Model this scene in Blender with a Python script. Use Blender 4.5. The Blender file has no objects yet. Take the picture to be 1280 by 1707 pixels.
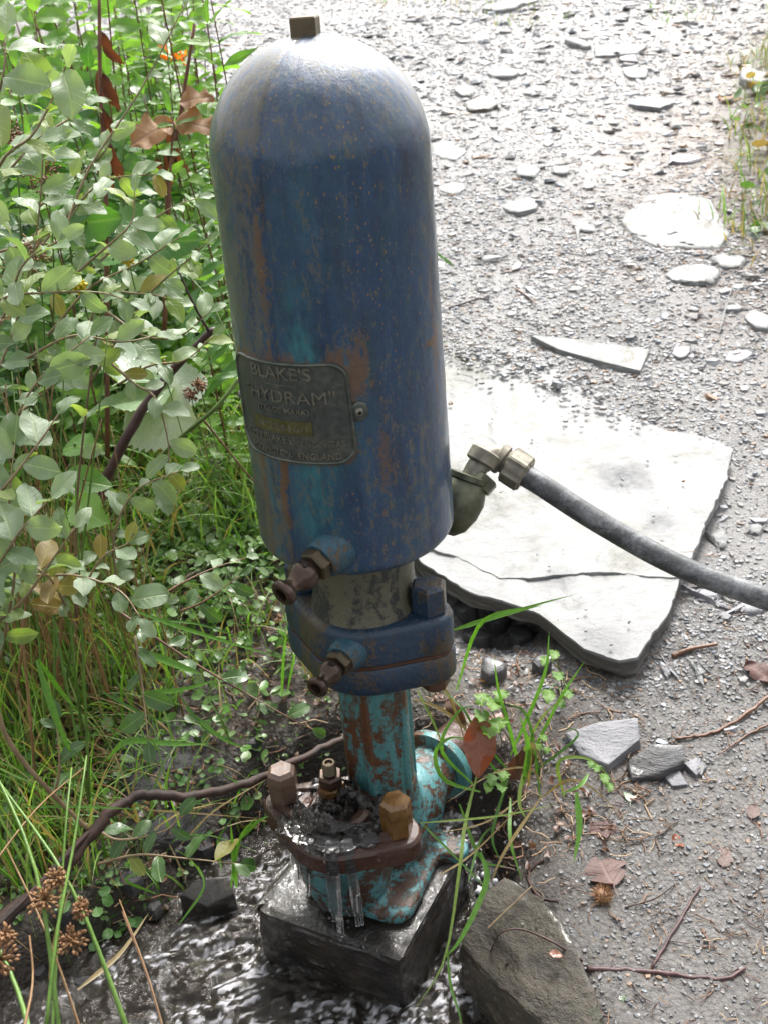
import bpy, bmesh, math, random
import numpy as np
from mathutils import Vector, Matrix, Quaternion
random.seed(7); rng = np.random.default_rng(7)
R = math.radians
sc = bpy.context.scene
col = sc.collection

# ------------------------------------------------------------------ camera, world, sun, exposure
F = 1750.0; CH = 1.45
PITCH = R(29); ROLL = R(-4.8)
cam_d = bpy.data.cameras.new('camera'); cam = bpy.data.objects.new('camera', cam_d); col.objects.link(cam)
cam_d.sensor_fit = 'VERTICAL'; cam_d.sensor_height = 36.0; cam_d.lens = F/1707*36
cam_d.clip_start = 0.02; cam_d.clip_end = 500
cam.matrix_world = Matrix.Translation((0, 0, CH)) @ Matrix.Rotation(math.pi/2-PITCH, 4, 'X') @ Matrix.Rotation(ROLL, 4, 'Z')
cam_d.dof.use_dof = True; cam_d.dof.focus_distance = 1.3; cam_d.dof.aperture_fstop = 11
sc.camera = cam
SUN_EL, SUN_AZ = R(52), R(18)          # azimuth measured from +Y towards +X
w = bpy.data.worlds.new('World'); sc.world = w; w.use_nodes = True
nt = w.node_tree; nt.nodes.clear()
sky = nt.nodes.new('ShaderNodeTexSky'); sky.sky_type = 'NISHITA'; sky.sun_disc = False
sky.sun_elevation = SUN_EL; sky.sun_rotation = SUN_AZ; sky.dust_density = 6.0; sky.air_density = 1.0; sky.ozone_density = 0.4
hs = nt.nodes.new('ShaderNodeHueSaturation'); hs.inputs['Saturation'].default_value = 0.16
bg = nt.nodes.new('ShaderNodeBackground'); bg.inputs['Strength'].default_value = 0.15
wo = nt.nodes.new('ShaderNodeOutputWorld')
nt.links.new(sky.outputs[0], hs.inputs['Color']); nt.links.new(hs.outputs[0], bg.inputs['Color']); nt.links.new(bg.outputs[0], wo.inputs['Surface'])
sd = bpy.data.lights.new('sun', 'SUN'); sd.energy = 2.0; sd.angle = R(15); sd.color = (1.0, 0.96, 0.90)
sun = bpy.data.objects.new('sun', sd); col.objects.link(sun)
sdir = Vector((math.cos(SUN_EL)*math.sin(SUN_AZ), math.cos(SUN_EL)*math.cos(SUN_AZ), math.sin(SUN_EL)))
sun.rotation_euler = sdir.to_track_quat('Z', 'Y').to_euler()
sc.view_settings.view_transform = 'Standard'; sc.view_settings.look = 'None'
sc.view_settings.exposure = 1.32; sc.view_settings.gamma = 1.0; sc.view_settings.use_curve_mapping = False
sc.cycles.max_bounces = 8; sc.cycles.transmission_bounces = 6; sc.cycles.transparent_max_bounces = 8
sc.cycles.caustics_reflective = False; sc.cycles.caustics_refractive = False; sc.cycles.sample_clamp_indirect = 6

# ------------------------------------------------------------------ helpers
_cx = np.array([1, 0, 0.]); _cz = np.array([0, -math.cos(PITCH), math.sin(PITCH)]); _cy = np.cross(_cz, _cx)
_X = _cx*math.cos(ROLL)+_cy*math.sin(ROLL); _Y = -_cx*math.sin(ROLL)+_cy*math.cos(ROLL)
EYE = np.array([0, 0, CH])
def ray(u, v): return _X*((u-640)/F)-_Y*((v-853.5)/F)-_cz
def atd(u, v, d): return EYE+ray(u, v)*d
def atz(u, v, z):
    k = ray(u, v); return EYE+k*((z-CH)/k[2])
def aty(u, v, y):
    k = ray(u, v); return EYE+k*(y/k[1])

def _hash(ix, iy, iz, s):
    h = (ix*374761393+iy*668265263+iz*2147483647+s*1274126177) & 0xffffffff
    h = ((h ^ (h >> 13))*1274126177) & 0xffffffff
    h = (h ^ (h >> 16)) & 0xffffffff
    return h/4294967295.0
def vnoise(x, y, z=0.0, s=0):
    x = np.asarray(x, float); y = np.asarray(y, float); z = np.zeros_like(x)+z
    ix = np.floor(x).astype(np.int64); iy = np.floor(y).astype(np.int64); iz = np.floor(z).astype(np.int64)
    fx = x-ix; fy = y-iy; fz = z-iz
    fx = fx*fx*(3-2*fx); fy = fy*fy*(3-2*fy); fz = fz*fz*(3-2*fz)
    r = 0
    for a in (0, 1):
        for b in (0, 1):
            for c in (0, 1):
                r = r+_hash(ix+a, iy+b, iz+c, s)*(fx if a else 1-fx)*(fy if b else 1-fy)*(fz if c else 1-fz)
    return r*2-1
def fbm(x, y, z=0.0, s=0, o=4):
    r = 0; a = 1.0; t = 0
    for i in range(o):
        k = 2.03**i
        r = r+a*vnoise(np.asarray(x)*k, np.asarray(y)*k, np.asarray(z)*k, s+i*17); t += a; a *= .5
    return r/t
def sstep(a, b, x):
    t = np.clip((x-a)/(b-a), 0, 1); return t*t*(3-2*t)
def gauss(x, s): return np.exp(-(x/s)**2)

def mesh_np(name, V, faces, mat=None, smooth=True, colr=None, uv=None):
    """V (n,3); faces: (m,k) int array or list of lists"""
    me = bpy.data.meshes.new(name)
    V = np.asarray(V, np.float32)
    if isinstance(faces, np.ndarray):
        m, k = faces.shape
        me.vertices.add(len(V)); me.vertices.foreach_set('co', V.ravel())
        me.loops.add(m*k); me.loops.foreach_set('vertex_index', faces.astype(np.int32).ravel())
        me.polygons.add(m); me.polygons.foreach_set('loop_start', np.arange(0, m*k, k, dtype=np.int32))
        me.update(calc_edges=True); me.validate()
    else:
        me.from_pydata([tuple(v) for v in V.tolist()], [], faces)
    me.polygons.foreach_set('use_smooth', np.full(len(me.polygons), bool(smooth)))
    if colr is not None:
        at = me.color_attributes.new('tint', 'FLOAT_COLOR', 'POINT')
        c = np.ones((len(V), 4), np.float32); c[:, :colr.shape[1]] = colr; at.data.foreach_set('color', c.ravel())
    if uv is not None:
        ul = me.uv_layers.new(name='UVMap')
        vi = np.empty(len(me.loops), np.int32); me.loops.foreach_get('vertex_index', vi)
        ul.data.foreach_set('uv', np.asarray(uv, np.float32)[vi].ravel())
    if mat: me.materials.append(mat)
    me.update()
    return me
def link(name, me, parent=None):
    o = bpy.data.objects.new(name, me); col.objects.link(o)
    if parent is not None: o.parent = parent
    return o
def tag(o, label=None, cat=None, group=None, kind=None):
    if label: o['label'] = label
    if cat: o['category'] = cat
    if group: o['group'] = group
    if kind: o['kind'] = kind
    return o
def empty(name, loc, label, cat, group=None):
    o = bpy.data.objects.new(name, None); col.objects.link(o); o.location = tuple(loc); o.empty_display_size = .02
    return tag(o, label, cat, group)
def wpart(name, me, root):
    """mesh given in world coordinates becomes a child of root (root chain is unrotated)"""
    off = Vector((0, 0, 0)); p = root
    while p is not None: off += p.location; p = p.parent
    o = link(name, me, root); me.transform(Matrix.Translation(-off)); return o

def frame_of(ax):
    a = Vector(ax).normalized(); h = Vector((0, 0, 1)) if abs(a.z) < .9 else Vector((0, 1, 0))
    u = h.cross(a).normalized(); return u, a.cross(u), a
def lathe(prof, org=(0, 0, 0), ax=(0, 0, 1), seg=32, phase=0.0, cap=True):
    u, v, a = frame_of(ax); org = Vector(org); V = []; Fc = []
    for r, h in prof:
        for k in range(seg):
            t = 2*math.pi*k/seg+phase; V.append(org+u*(r*math.cos(t))+v*(r*math.sin(t))+a*h)
    for i in range(len(prof)-1):
        for k in range(seg):
            k2 = (k+1) % seg; Fc.append([i*seg+k, i*seg+k2, (i+1)*seg+k2, (i+1)*seg+k])
    if cap:
        Fc.append(list(range(seg))[::-1]); Fc.append([(len(prof)-1)*seg+k for k in range(seg)])
    return V, Fc
class MB:
    def __init__(s): s.V = []; s.F = []
    def add(s, VF):
        n = len(s.V); s.V += [tuple(v) for v in VF[0]]; s.F += [[i+n for i in f] for f in VF[1]]; return s
    def mesh(s, name, mat=None, smooth=True, sharp=None):
        me = bpy.data.meshes.new(name); me.from_pydata(s.V, [], s.F)
        me.polygons.foreach_set('use_smooth', np.full(len(me.polygons), bool(smooth)))
        if smooth and sharp: me.set_sharp_from_angle(angle=R(sharp))
        if mat: me.materials.append(mat)
        return me
def tube(pts, rad, seg=8, cap=True):
    P = [Vector(p) for p in pts]; n = len(P); V = []; Fc = []
    if not hasattr(rad, '__len__'): rad = [rad]*n
    t0 = (P[1]-P[0]).normalized(); u, v, _ = frame_of(t0)
    for i in range(n):
        t = (P[min(i+1, n-1)]-P[max(i-1, 0)]).normalized()
        u = (u-t*u.dot(t)).normalized(); v = t.cross(u)
        for k in range(seg):
            a = 2*math.pi*k/seg; V.append(P[i]+(u*math.cos(a)+v*math.sin(a))*rad[i])
    for i in range(n-1):
        for k in range(seg):
            k2 = (k+1) % seg; Fc.append([i*seg+k, i*seg+k2, (i+1)*seg+k2, (i+1)*seg+k])
    if cap: Fc.append(list(range(seg))[::-1]); Fc.append([(n-1)*seg+k for k in range(seg)])
    return V, Fc
def spline(pts, n=24):
    P = np.array([np.array(p, float) for p in pts]); m = len(P)
    if m == 2: return [tuple(P[0]+(P[1]-P[0])*t) for t in np.linspace(0, 1, n)]
    Q = np.vstack([2*P[0]-P[1], P, 2*P[-1]-P[-2]]); out = []
    for t in np.linspace(0, m-1, n):
        i = min(int(t), m-2); f = t-i; a, b, c, d = Q[i:i+4]
        out.append(tuple(.5*((2*b)+(-a+c)*f+(2*a-5*b+4*c-d)*f*f+(-a+3*b-3*c+d)*f**3)))
    return out
def prism(outline, levels, org=(0, 0, 0), ex=(1, 0, 0), ey=(0, 1, 0)):
    """outline: 2D points about 0; levels: (inset, z)"""
    org = Vector(org); ex = Vector(ex); ey = Vector(ey); ez = ex.cross(ey); V = []; Fc = []; n = len(outline)
    for ins, z in levels:
        for x, y in outline:
            r = math.hypot(x, y); k = max(0, r-ins)/r if r else 0
            V.append(org+ex*(x*k)+ey*(y*k)+ez*z)
    for i in range(len(levels)-1):
        for k in range(n):
            k2 = (k+1) % n; Fc.append([i*n+k, i*n+k2, (i+1)*n+k2, (i+1)*n+k])
    Fc.append(list(range(n))[::-1]); Fc.append([(len(levels)-1)*n+k for k in range(n)])
    return V, Fc
def hull2(pts):
    P = sorted(set((round(a, 6), round(b, 6)) for a, b in pts))
    def half(P):
        h = []
        for p in P:
            while len(h) > 1 and (h[-1][0]-h[-2][0])*(p[1]-h[-2][1])-(h[-1][1]-h[-2][1])*(p[0]-h[-2][0]) <= 0: h.pop()
            h.append(p)
        return h
    a = half(P); b = half(P[::-1]); return a[:-1]+b[:-1]
def resample(poly, n):
    P = np.array(poly+[poly[0]], float); s = np.r_[0, np.cumsum(np.hypot(*np.diff(P, axis=0).T))]
    t = np.linspace(0, s[-1], n, endpoint=False); return list(zip(np.interp(t, s, P[:, 0]), np.interp(t, s, P[:, 1])))
def oval_flange(Rc, re, d, n=72):
    pts = [(Rc*math.cos(t), Rc*math.sin(t)) for t in np.linspace(0, 2*math.pi, 48)]
    for s in (-1, 1): pts += [(s*d+re*math.cos(t), re*math.sin(t)) for t in np.linspace(0, 2*math.pi, 24)]
    return resample(hull2(pts), n)
def remesh(VFs, name, mat, voxel=.004, smooth_it=4):
    mb = MB()
    for vf in VFs: mb.add(vf)
    me = mb.mesh('tmp'); o = bpy.data.objects.new('tmp', me); col.objects.link(o)
    m = o.modifiers.new('r', 'REMESH'); m.mode = 'VOXEL'; m.voxel_size = voxel; m.use_smooth_shade = True
    s = o.modifiers.new('s', 'SMOOTH'); s.iterations = smooth_it; s.factor = .5
    bpy.context.view_layer.update()
    out = bpy.data.meshes.new_from_object(o.evaluated_get(bpy.context.evaluated_depsgraph_get()))
    bpy.data.objects.remove(o); bpy.data.meshes.remove(me)
    bm = bmesh.new(); bm.from_mesh(out); left = set(bm.verts); best = []
    while left:
        st = [left.pop()]; comp = [st[0]]
        while st:
            v = st.pop()
            for e in v.link_edges:
                q = e.other_vert(v)
                if q in left: left.discard(q); st.append(q); comp.append(q)
        if len(comp) > len(best): best = comp
    bs = set(best); bmesh.ops.delete(bm, geom=[v for v in bm.verts if v not in bs], context='VERTS'); bm.to_mesh(out); bm.free()
    out.name = name; out.materials.clear(); out.materials.append(mat)
    out.polygons.foreach_set('use_smooth', np.full(len(out.polygons), True)); return out

# ------------------------------------------------------------------ materials
class NT:
    def __init__(s, name):
        s.m = bpy.data.materials.new(name); s.m.use_nodes = True; s.t = s.m.node_tree; s.t.nodes.clear()
        s.out = s.t.nodes.new('ShaderNodeOutputMaterial')
    def n(s, ty, **kw):
        nd = s.t.nodes.new('ShaderNode'+ty)
        ins = kw.pop('i', {})
        for k, v in kw.items(): setattr(nd, k, v)
        for k, v in ins.items(): s.set(nd.inputs[k], v)
        return nd
    def set(s, sock, v):
        if isinstance(v, bpy.types.NodeSocket): s.t.links.new(v, sock)
        elif isinstance(v, (tuple, list)) and len(v) == 3 and sock.type == 'RGBA': sock.default_value = (*v, 1)
        else: sock.default_value = v
    def co(s, kind='Object'): return s.n('TexCoord').outputs[kind]
    def mapp(s, vec, scale=(1, 1, 1), loc=(0, 0, 0), rot=(0, 0, 0)): return s.n('Mapping', i={'Vector': vec, 'Scale': scale, 'Location': loc, 'Rotation': rot}).outputs[0]
    def noise(s, vec, scale, detail=4, rough=.55, dist=0): 
        return s.n('TexNoise', i={'Vector': vec, 'Scale': scale, 'Detail': detail, 'Roughness': rough, 'Distortion': dist}).outputs[0]
    def vor(s, vec, scale, feat='F1', out=0, rnd=1.0): 
        nd = s.n('TexVoronoi', feature=feat, i={'Vector': vec, 'Scale': scale, 'Randomness': rnd}); return nd.outputs[out]
    def ramp(s, f, stops, interp='LINEAR'):
        nd = s.n('ValToRGB', i={'Fac': f}); e = nd.color_ramp.elements; nd.color_ramp.interpolation = interp
        while len(e) < len(stops): e.new(.5)
        for k, (p, c) in enumerate(stops):
            e[k].position = p; e[k].color = (c, c, c, 1) if not hasattr(c, '__len__') else (*c, 1)
        return nd.outputs[0]
    def mix(s, f, a, b, mode='MIX'):
        nd = s.n('Mix', data_type='RGBA', blend_type=mode); s.set(nd.inputs[0], f); s.set(nd.inputs[6], a); s.set(nd.inputs[7], b); return nd.outputs[2]
    def math(s, op, a, b=0.0, c=0.0, clamp=False):
        nd = s.n('Math', operation=op, use_clamp=clamp); s.set(nd.inputs[0], a); s.set(nd.inputs[1], b); s.set(nd.inputs[2], c); return nd.outputs[0]
    def bump(s, h, strength=.5, dist=.01, normal=None):
        nd = s.n('Bump', i={'Height': h, 'Strength': strength, 'Distance': dist})
        if normal is not None: s.set(nd.inputs['Normal'], normal)
        return nd.outputs[0]
    def attr(s, name='tint'): return s.n('Attribute', attribute_name=name)
    def bsdf(s, **i):
        nd = s.n('BsdfPrincipled'); 
        for k, v in i.items(): s.set(nd.inputs[k.replace('_', ' ')], v)
        return nd.outputs[0]
    def done(s, sh): s.t.links.new(sh, s.out.inputs['Surface']); return s.m

def mat_paint():
    t = NT('vessel paint'); o = t.co(); a = t.attr(); sep = t.n('SeparateColor', i={'Color': a.outputs['Color']})
    rust, teal, olive = sep.outputs[0], sep.outputs[1], sep.outputs[2]
    st = t.mapp(o, (1, 1, .18)); fine = t.noise(t.mapp(o, (1, 1, .6)), 320, 7, .8); med = t.noise(st, 34, 6, .65, .4); big = t.noise(st, 9, 4, .6)
    speck = t.noise(t.mapp(o, (1, 1, .5)), 130, 8, .78)
    base = t.ramp(t.math('ADD', t.math('MULTIPLY', med, .6), t.math('MULTIPLY', fine, .4)), [(.36, (.006, .016, .036)), (.46, (.007, .034, .086)), (.54, (.010, .048, .118)), (.64, (.026, .080, .140))])
    base = t.mix(t.ramp(t.noise(o, 45, 5, .7), [(.5, 0.), (.62, .55)]), base, (.011, .055, .078))
    f = t.math('MULTIPLY', teal, t.ramp(t.noise(t.mapp(o, (1, 1, .3)), 70, 6, .7), [(.36, 0.), (.62, 1.)]))
    base = t.mix(f, base, (.025, .17, .20))
    f = t.ramp(t.math('ADD', t.math('MULTIPLY', olive, .36), t.math('SUBTRACT', t.math('ADD', t.math('MULTIPLY', speck, 1.9), t.math('MULTIPLY', med, .55)), .96)), [(.38, 0.), (.48, .5), (.80, .85)])
    base = t.mix(f, base, t.mix(fine, (.060, .062, .042), (.17, .14, .075)))
    f2 = t.ramp(t.math('ADD', t.math('MULTIPLY', rust, .55), t.math('SUBTRACT', t.math('ADD', t.math('MULTIPLY', t.math('ADD', t.math('MULTIPLY', speck, .55), t.math('MULTIPLY', fine, .45)), 1.5), t.math('MULTIPLY', big, .65)), .73)), [(.49, 0.), (.56, .6), (.72, .85), (1., .92)])
    base = t.mix(f2, base, t.mix(fine, (.045, .026, .014), (.19, .095, .036)))
    sp = t.ramp(t.vor(o, 210), [(.06, 1.), (.11, 0.)])
    sp = t.math('MULTIPLY', sp, t.ramp(t.noise(o, 14, 3), [(.5, 0.), (.65, .8)]))
    base = t.mix(sp, base, (.32, .27, .19))
    s2 = t.ramp(t.vor(t.mapp(o, (1, 1, .7)), 150), [(.13, 1.), (.20, 0.)])
    s2 = t.math('MULTIPLY', s2, t.ramp(t.noise(t.mapp(o, (1, 1, .5), (3, 1, 2)), 11, 5, .7), [(.47, 0.), (.56, 1.)]))
    base = t.mix(s2, base, t.mix(fine, (.10, .055, .022), (.26, .17, .08)))
    rough = t.mix(t.math('MAXIMUM', f, f2), t.ramp(fine, [(.3, .26), (.7, .42)]), (.55, .55, .55))
    h = t.math('ADD', t.math('MULTIPLY', t.noise(o, 60, 5, .6), .6), t.math('ADD', t.math('MULTIPLY', fine, .5), t.math('MULTIPLY', f2, .3)))
    return t.done(t.bsdf(Base_Color=base, Roughness=rough, Normal=t.bump(h, .5, .003), Specular_IOR_Level=.6, Coat_Weight=.5, Coat_Roughness=.16))
def mat_rusty(name, paint_a, paint_b, rust_a, rust_b, amount, rough=(.3, .55), scale=1.0, zs=.35):
    t = NT(name); o = t.co(); st = t.mapp(o, (1, 1, zs))
    n1 = t.noise(st, 22*scale, 6, .7, .5); n2 = t.noise(o, 120*scale, 6, .7)
    s = t.math('ADD', t.math('MULTIPLY', n1, .7), t.math('MULTIPLY', n2, .35))
    f = t.ramp(s, [(.62-amount*.2, 0.), (.68-amount*.2, 1.)])
    b = t.mix(n2, paint_a, paint_b); ru = t.mix(t.noise(o, 70*scale, 5, .7), rust_a, rust_b)
    c = t.mix(f, b, ru)
    h = t.math('ADD', t.math('MULTIPLY', t.noise(o, 90*scale, 6, .7), 1.0), t.math('MULTIPLY', f, -.3))
    return t.done(t.bsdf(Base_Color=c, Roughness=t.ramp(n2, [(.3, rough[0]), (.7, rough[1])]), Normal=t.bump(h, .55, .004), Specular_IOR_Level=.6))
def mat_metal(name, ca, cb, metallic=.6, rough=.4, scale=80, bump=.25, coat=0.0):
    t = NT(name); o = t.co(); n = t.noise(o, scale, 6, .65); m = t.noise(o, scale*.25, 4, .6)
    c = t.mix(t.ramp(m, [(.35, 0.), (.65, 1.)]), ca, cb); c = t.mix(t.ramp(n, [(.3, .4), (.7, 0.)]), c, (.01, .01, .01))
    return t.done(t.bsdf(Base_Color=c, Metallic=metallic, Roughness=t.ramp(n, [(.3, rough-.1), (.7, rough+.15)]), Normal=t.bump(n, bump, .002), Coat_Weight=coat, Coat_Roughness=.08))
def mat_stone(name, ca, cb, rough=.45, scale=1.0, bump=.6, layer=0.0, wet=.0, spots=None, obj_var=.25):
    t = NT(name); o = t.co(); st = t.mapp(o, (1, 1, 1+layer*14))
    n1 = t.noise(st, 9*scale, 8, .65); n2 = t.noise(st, 60*scale, 6, .7); n3 = t.noise(o, 260*scale, 3, .7)
    c = t.mix(t.ramp(t.math('ADD', t.math('MULTIPLY', n1, .6), t.math('MULTIPLY', n2, .4)), [(.36, 0.), (.64, 1.)]), ca, cb)
    if spots: c = t.mix(t.ramp(t.noise(o, 16*scale, 6, .7, .5), [(.56, 0.), (.64, .9)]), c, spots)
    rv = t.n('ObjectInfo').outputs['Random']
    c = t.mix(t.math('MULTIPLY', rv, obj_var), c, t.mix(1.0, c, (.6, .6, .62), 'MULTIPLY'))
    h = t.math('ADD', t.math('MULTIPLY', n1, 1.), t.math('ADD', t.math('MULTIPLY', n2, .5), t.math('MULTIPLY', n3, .2)))
    return t.done(t.bsdf(Base_Color=c, Roughness=t.ramp(n2, [(.3, rough-.14), (.7, rough+.14)]), Normal=t.bump(h, bump, .008), Coat_Weight=wet, Coat_Roughness=.12))
def mat_slab():
    t = NT('pale slate slab'); o = t.co(); n1 = t.noise(o, 4, 8, .7, .6); n2 = t.noise(o, 40, 7, .7); n3 = t.noise(t.mapp(o, (1, 1, 12)), 30, 6, .7)
    c = t.mix(n2, (.14, .145, .15), (.29, .29, .285))
    c = t.mix(t.ramp(n1, [(.50, 0.), (.62, .7)]), c, (.12, .12, .095))
    c = t.mix(t.ramp(t.noise(o, 12, 9, .8, 1.), [(.55, 0.), (.68, .6)]), c, (.09, .09, .09))
    v = t.vor(o, 38, 'F1'); c = t.mix(t.math('MULTIPLY', t.ramp(v, [(.05, 1.), (.10, 0.)]), t.ramp(t.noise(o, 9, 4), [(.55, 0.), (.62, .9)])), c, (.05, .045, .04))
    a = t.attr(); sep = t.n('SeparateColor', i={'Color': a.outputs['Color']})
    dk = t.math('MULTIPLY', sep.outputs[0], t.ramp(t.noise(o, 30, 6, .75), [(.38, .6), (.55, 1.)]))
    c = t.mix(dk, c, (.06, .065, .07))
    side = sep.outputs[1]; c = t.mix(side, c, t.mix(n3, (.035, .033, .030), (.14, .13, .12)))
    h = t.math('ADD', n1, t.math('ADD', t.math('MULTIPLY', n2, .3), t.math('MULTIPLY', n3, .3)))
    return t.done(t.bsdf(Base_Color=c, Roughness=t.ramp(n2, [(.3, .5), (.7, .75)]), Normal=t.bump(h, .6, .012), Specular_IOR_Level=.5))
def mat_ground():
    t = NT('slate grit ground'); o = t.co(); a = t.attr(); sep = t.n('SeparateColor', i={'Color': a.outputs['Color']})
    soil, wet, litter = sep.outputs[0], sep.outputs[1], sep.outputs[2]
    n1 = t.noise(o, 3, 8, .65); n2 = t.noise(o, 55, 7, .75); n3 = t.noise(o, 300, 4, .7)
    vd = t.n('TexVoronoi', i={'Vector': o, 'Scale': 130.}); vcell = vd.outputs['Color']; vdist = vd.outputs['Distance']
    g = t.mix(n2, (.085, .082, .079), (.24, .235, .23)); vs = t.n('SeparateColor', i={'Color': vcell}).outputs[0]
    g = t.mix(t.ramp(vs, [(.55, 0.), (.95, .5)]), g, (.27, .27, .28)); g = t.mix(t.ramp(vdist, [(.35, 0.), (.8, .6)]), g, (.03, .028, .026))
    g = t.mix(t.ramp(t.noise(o, 1.7, 5, .6), [(.45, 0.), (.62, .7)]), g, t.mix(n2, (.15, .146, .143), (.25, .246, .24)))
    g = t.mix(t.math('MULTIPLY', litter, t.ramp(n2, [(.42, 0.), (.6, .8)])), g, (.15, .095, .05))
    s = t.mix(n2, (.012, .009, .007), (.085, .062, .046)); s = t.mix(t.ramp(n1, [(.5, 0.), (.62, .4)]), s, (.05, .06, .02))
    c = t.mix(soil, g, s); c = t.mix(t.math('MULTIPLY', wet, .8, clamp=True), c, t.mix(1., c, (.26, .24, .22), 'MULTIPLY'))
    h = t.math('ADD', t.math('MULTIPLY', t.math('SUBTRACT', 1., vdist), .5), t.math('ADD', n2, t.math('MULTIPLY', n3, .35)))
    rough = t.mix(wet, t.ramp(n2, [(.35, .38), (.65, .62)]), (.16, .16, .16))
    return t.done(t.bsdf(Base_Color=c, Roughness=rough, Normal=t.bump(h, .9, .006)))
def mat_tint(name, rough=.5, bump=.3, scale=200, transl=0.0, spec=.5, back=None):
    """base colour is the tint attribute of the stuff itself with grain"""
    t = NT(name); o = t.co(); n = t.noise(o, scale, 4, .7); a = t.attr().outputs['Color']
    c = t.mix(1., a, t.ramp(n, [(.25, .65), (.75, 1.2)]), 'MULTIPLY')
    p = t.bsdf(Base_Color=c, Roughness=rough, Normal=t.bump(n, bump, .002), Specular_IOR_Level=spec)
    if transl:
        tr = t.n('BsdfTranslucent', i={'Color': t.mix(1., c, (1.5, 1.6, .7), 'MULTIPLY')}).outputs[0]
        p = t.n('MixShader', i={0: transl, 1: p, 2: tr}).outputs[0]
    return t.done(p)
def mat_leaf(name, ca, cb, cback, rough=.35, transl=.3, vein=(.3, .36, .14), blotch=None, vn=7, tcol=(1.8, 2.0, .7), wet=.0):
    t = NT(name); uv = t.co('UV'); o = t.co(); sx = t.n('SeparateXYZ', i={'Vector': uv}); rv = t.n('ObjectInfo').outputs['Random']
    au = t.math('ABSOLUTE', t.math('SUBTRACT', sx.outputs[0], .5))
    ph = t.math('FRACT', t.math('MULTIPLY', t.math('SUBTRACT', sx.outputs[1], t.math('MULTIPLY', au, .55)), float(vn)))
    vm = t.math('ABSOLUTE', t.math('SUBTRACT', ph, .5)); side = t.ramp(vm, [(.0, 1.), (.07, 0.)]); mid = t.ramp(au, [(.015, 1.), (.045, 0.)])
    n = t.noise(o, 90, 5, .6)
    c = t.mix(rv, ca, cb); c = t.mix(t.ramp(n, [(.3, .35), (.7, 0.)]), c, t.mix(1., c, (.55, .6, .5), 'MULTIPLY'))
    if blotch is not None: c = t.mix(t.ramp(t.math('ADD', n, t.math('MULTIPLY', rv, .25)), [(.60, 0.), (.72, .85)]), c, blotch)
    c = t.mix(t.math('MULTIPLY', side, .18), c, vein); c = t.mix(t.math('MULTIPLY', mid, .5), c, vein)
    bf = t.n('NewGeometry').outputs['Backfacing']; c2 = t.mix(bf, c, cback)
    h = t.math('ADD', t.math('MULTIPLY', t.math('MAXIMUM', side, mid), -.6), t.math('MULTIPLY', n, .4))
    p = t.bsdf(Base_Color=c2, Roughness=rough, Normal=t.bump(h, .45, .002), Coat_Weight=wet, Coat_Roughness=.1)
    tr = t.n('BsdfTranslucent', i={'Color': t.mix(1., c, tcol, 'MULTIPLY')}).outputs[0]
    return t.done(t.n('MixShader', i={0: transl, 1: p, 2: tr}).outputs[0])
def mat_bark(name, ca, cb, rough=.6, wet=0., scale=1.):
    t = NT(name); o = t.co(); n = t.noise(o, 60*scale, 6, .7); m = t.noise(o, 14*scale, 4, .6)
    c = t.mix(t.ramp(t.math('ADD', t.math('MULTIPLY', n, .5), t.math('MULTIPLY', m, .5)), [(.38, 0.), (.62, 1.)]), ca, cb)
    return t.done(t.bsdf(Base_Color=c, Roughness=rough, Normal=t.bump(n, .6, .003), Coat_Weight=wet, Coat_Roughness=.15))
def mat_water(name, colr=(.55, .50, .42), rough=.04, trans=.85, bump=None, air=None, white_attr=False):
    t = NT(name); o = t.co(); kw = {}
    if bump: kw['Normal'] = t.bump(t.noise(t.mapp(o, (1, 1, 1)), bump, 4, .6, .6), .35, .01)
    p = t.bsdf(Base_Color=colr, Roughness=rough, Transmission_Weight=trans, IOR=1.333, **kw)
    if air is not None:
        f = t.math('MULTIPLY', t.attr().outputs['Fac'], air) if white_attr else air
        p = t.n('MixShader', i={0: f, 1: p, 2: t.bsdf(Base_Color=(.62, .62, .66), Roughness=.25, **kw)}).outputs[0]  # white mixed in: aerated water, on the stream also painted ripple highlights
    return t.done(p)
M = {}
M['paint'] = mat_paint()
M['flange'] = mat_rusty('flange blue paint', (.007, .020, .044), (.015, .044, .085), (.030, .028, .022), (.09, .06, .034), .60, (.30, .48))
M['boss'] = mat_rusty('teal blue boss paint', (.010, .040, .085), (.02, .10, .13), (.045, .035, .018), (.12, .075, .03), .35, (.25, .42), 1.4)
M['neck'] = mat_rusty('weathered neck iron', (.07, .075, .055), (.16, .145, .09), (.015, .028, .036), (.045, .036, .022), .5, (.35, .55), 1.0)
M['rustline'] = mat_rusty('rusty gasket', (.04, .018, .01), (.09, .035, .015), (.02, .01, .006), (.14, .055, .02), .3)
M['column'] = mat_rusty('turquoise flaking paint on rust', (.04, .15, .16), (.09, .25, .25), (.03, .013, .008), (.14, .052, .018), .62, (.2, .42), 1.0, .3)
M['body'] = mat_rusty('wet turquoise casting', (.03, .13, .15), (.10, .27, .28), (.014, .008, .006), (.10, .040, .016), .62, (.12, .3), 1.5, 1.)
M['cover'] = mat_rusty('wet brown iron', (.028, .012, .008), (.07, .026, .015), (.012, .006, .004), (.11, .045, .02), .3, (.08, .2), 1.2, 1.)
M['bolt'] = mat_metal('ochre wet bolt', (.16, .075, .018), (.23, .125, .04), .2, .28, 60, .2, .5)
M['boltpale'] = mat_metal('pale corroded bolt', (.085, .040, .016), (.17, .11, .08), .1, .35, 45, .8, .4)
M['bronze'] = mat_metal('brown bronze', (.055, .032, .024), (.11, .072, .05), .7, .34, 60, .15, .2)
M['bronze_green'] = mat_metal('olive bronze hex', (.07, .06, .035), (.12, .085, .05), .6, .42, 90, .3)
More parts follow.
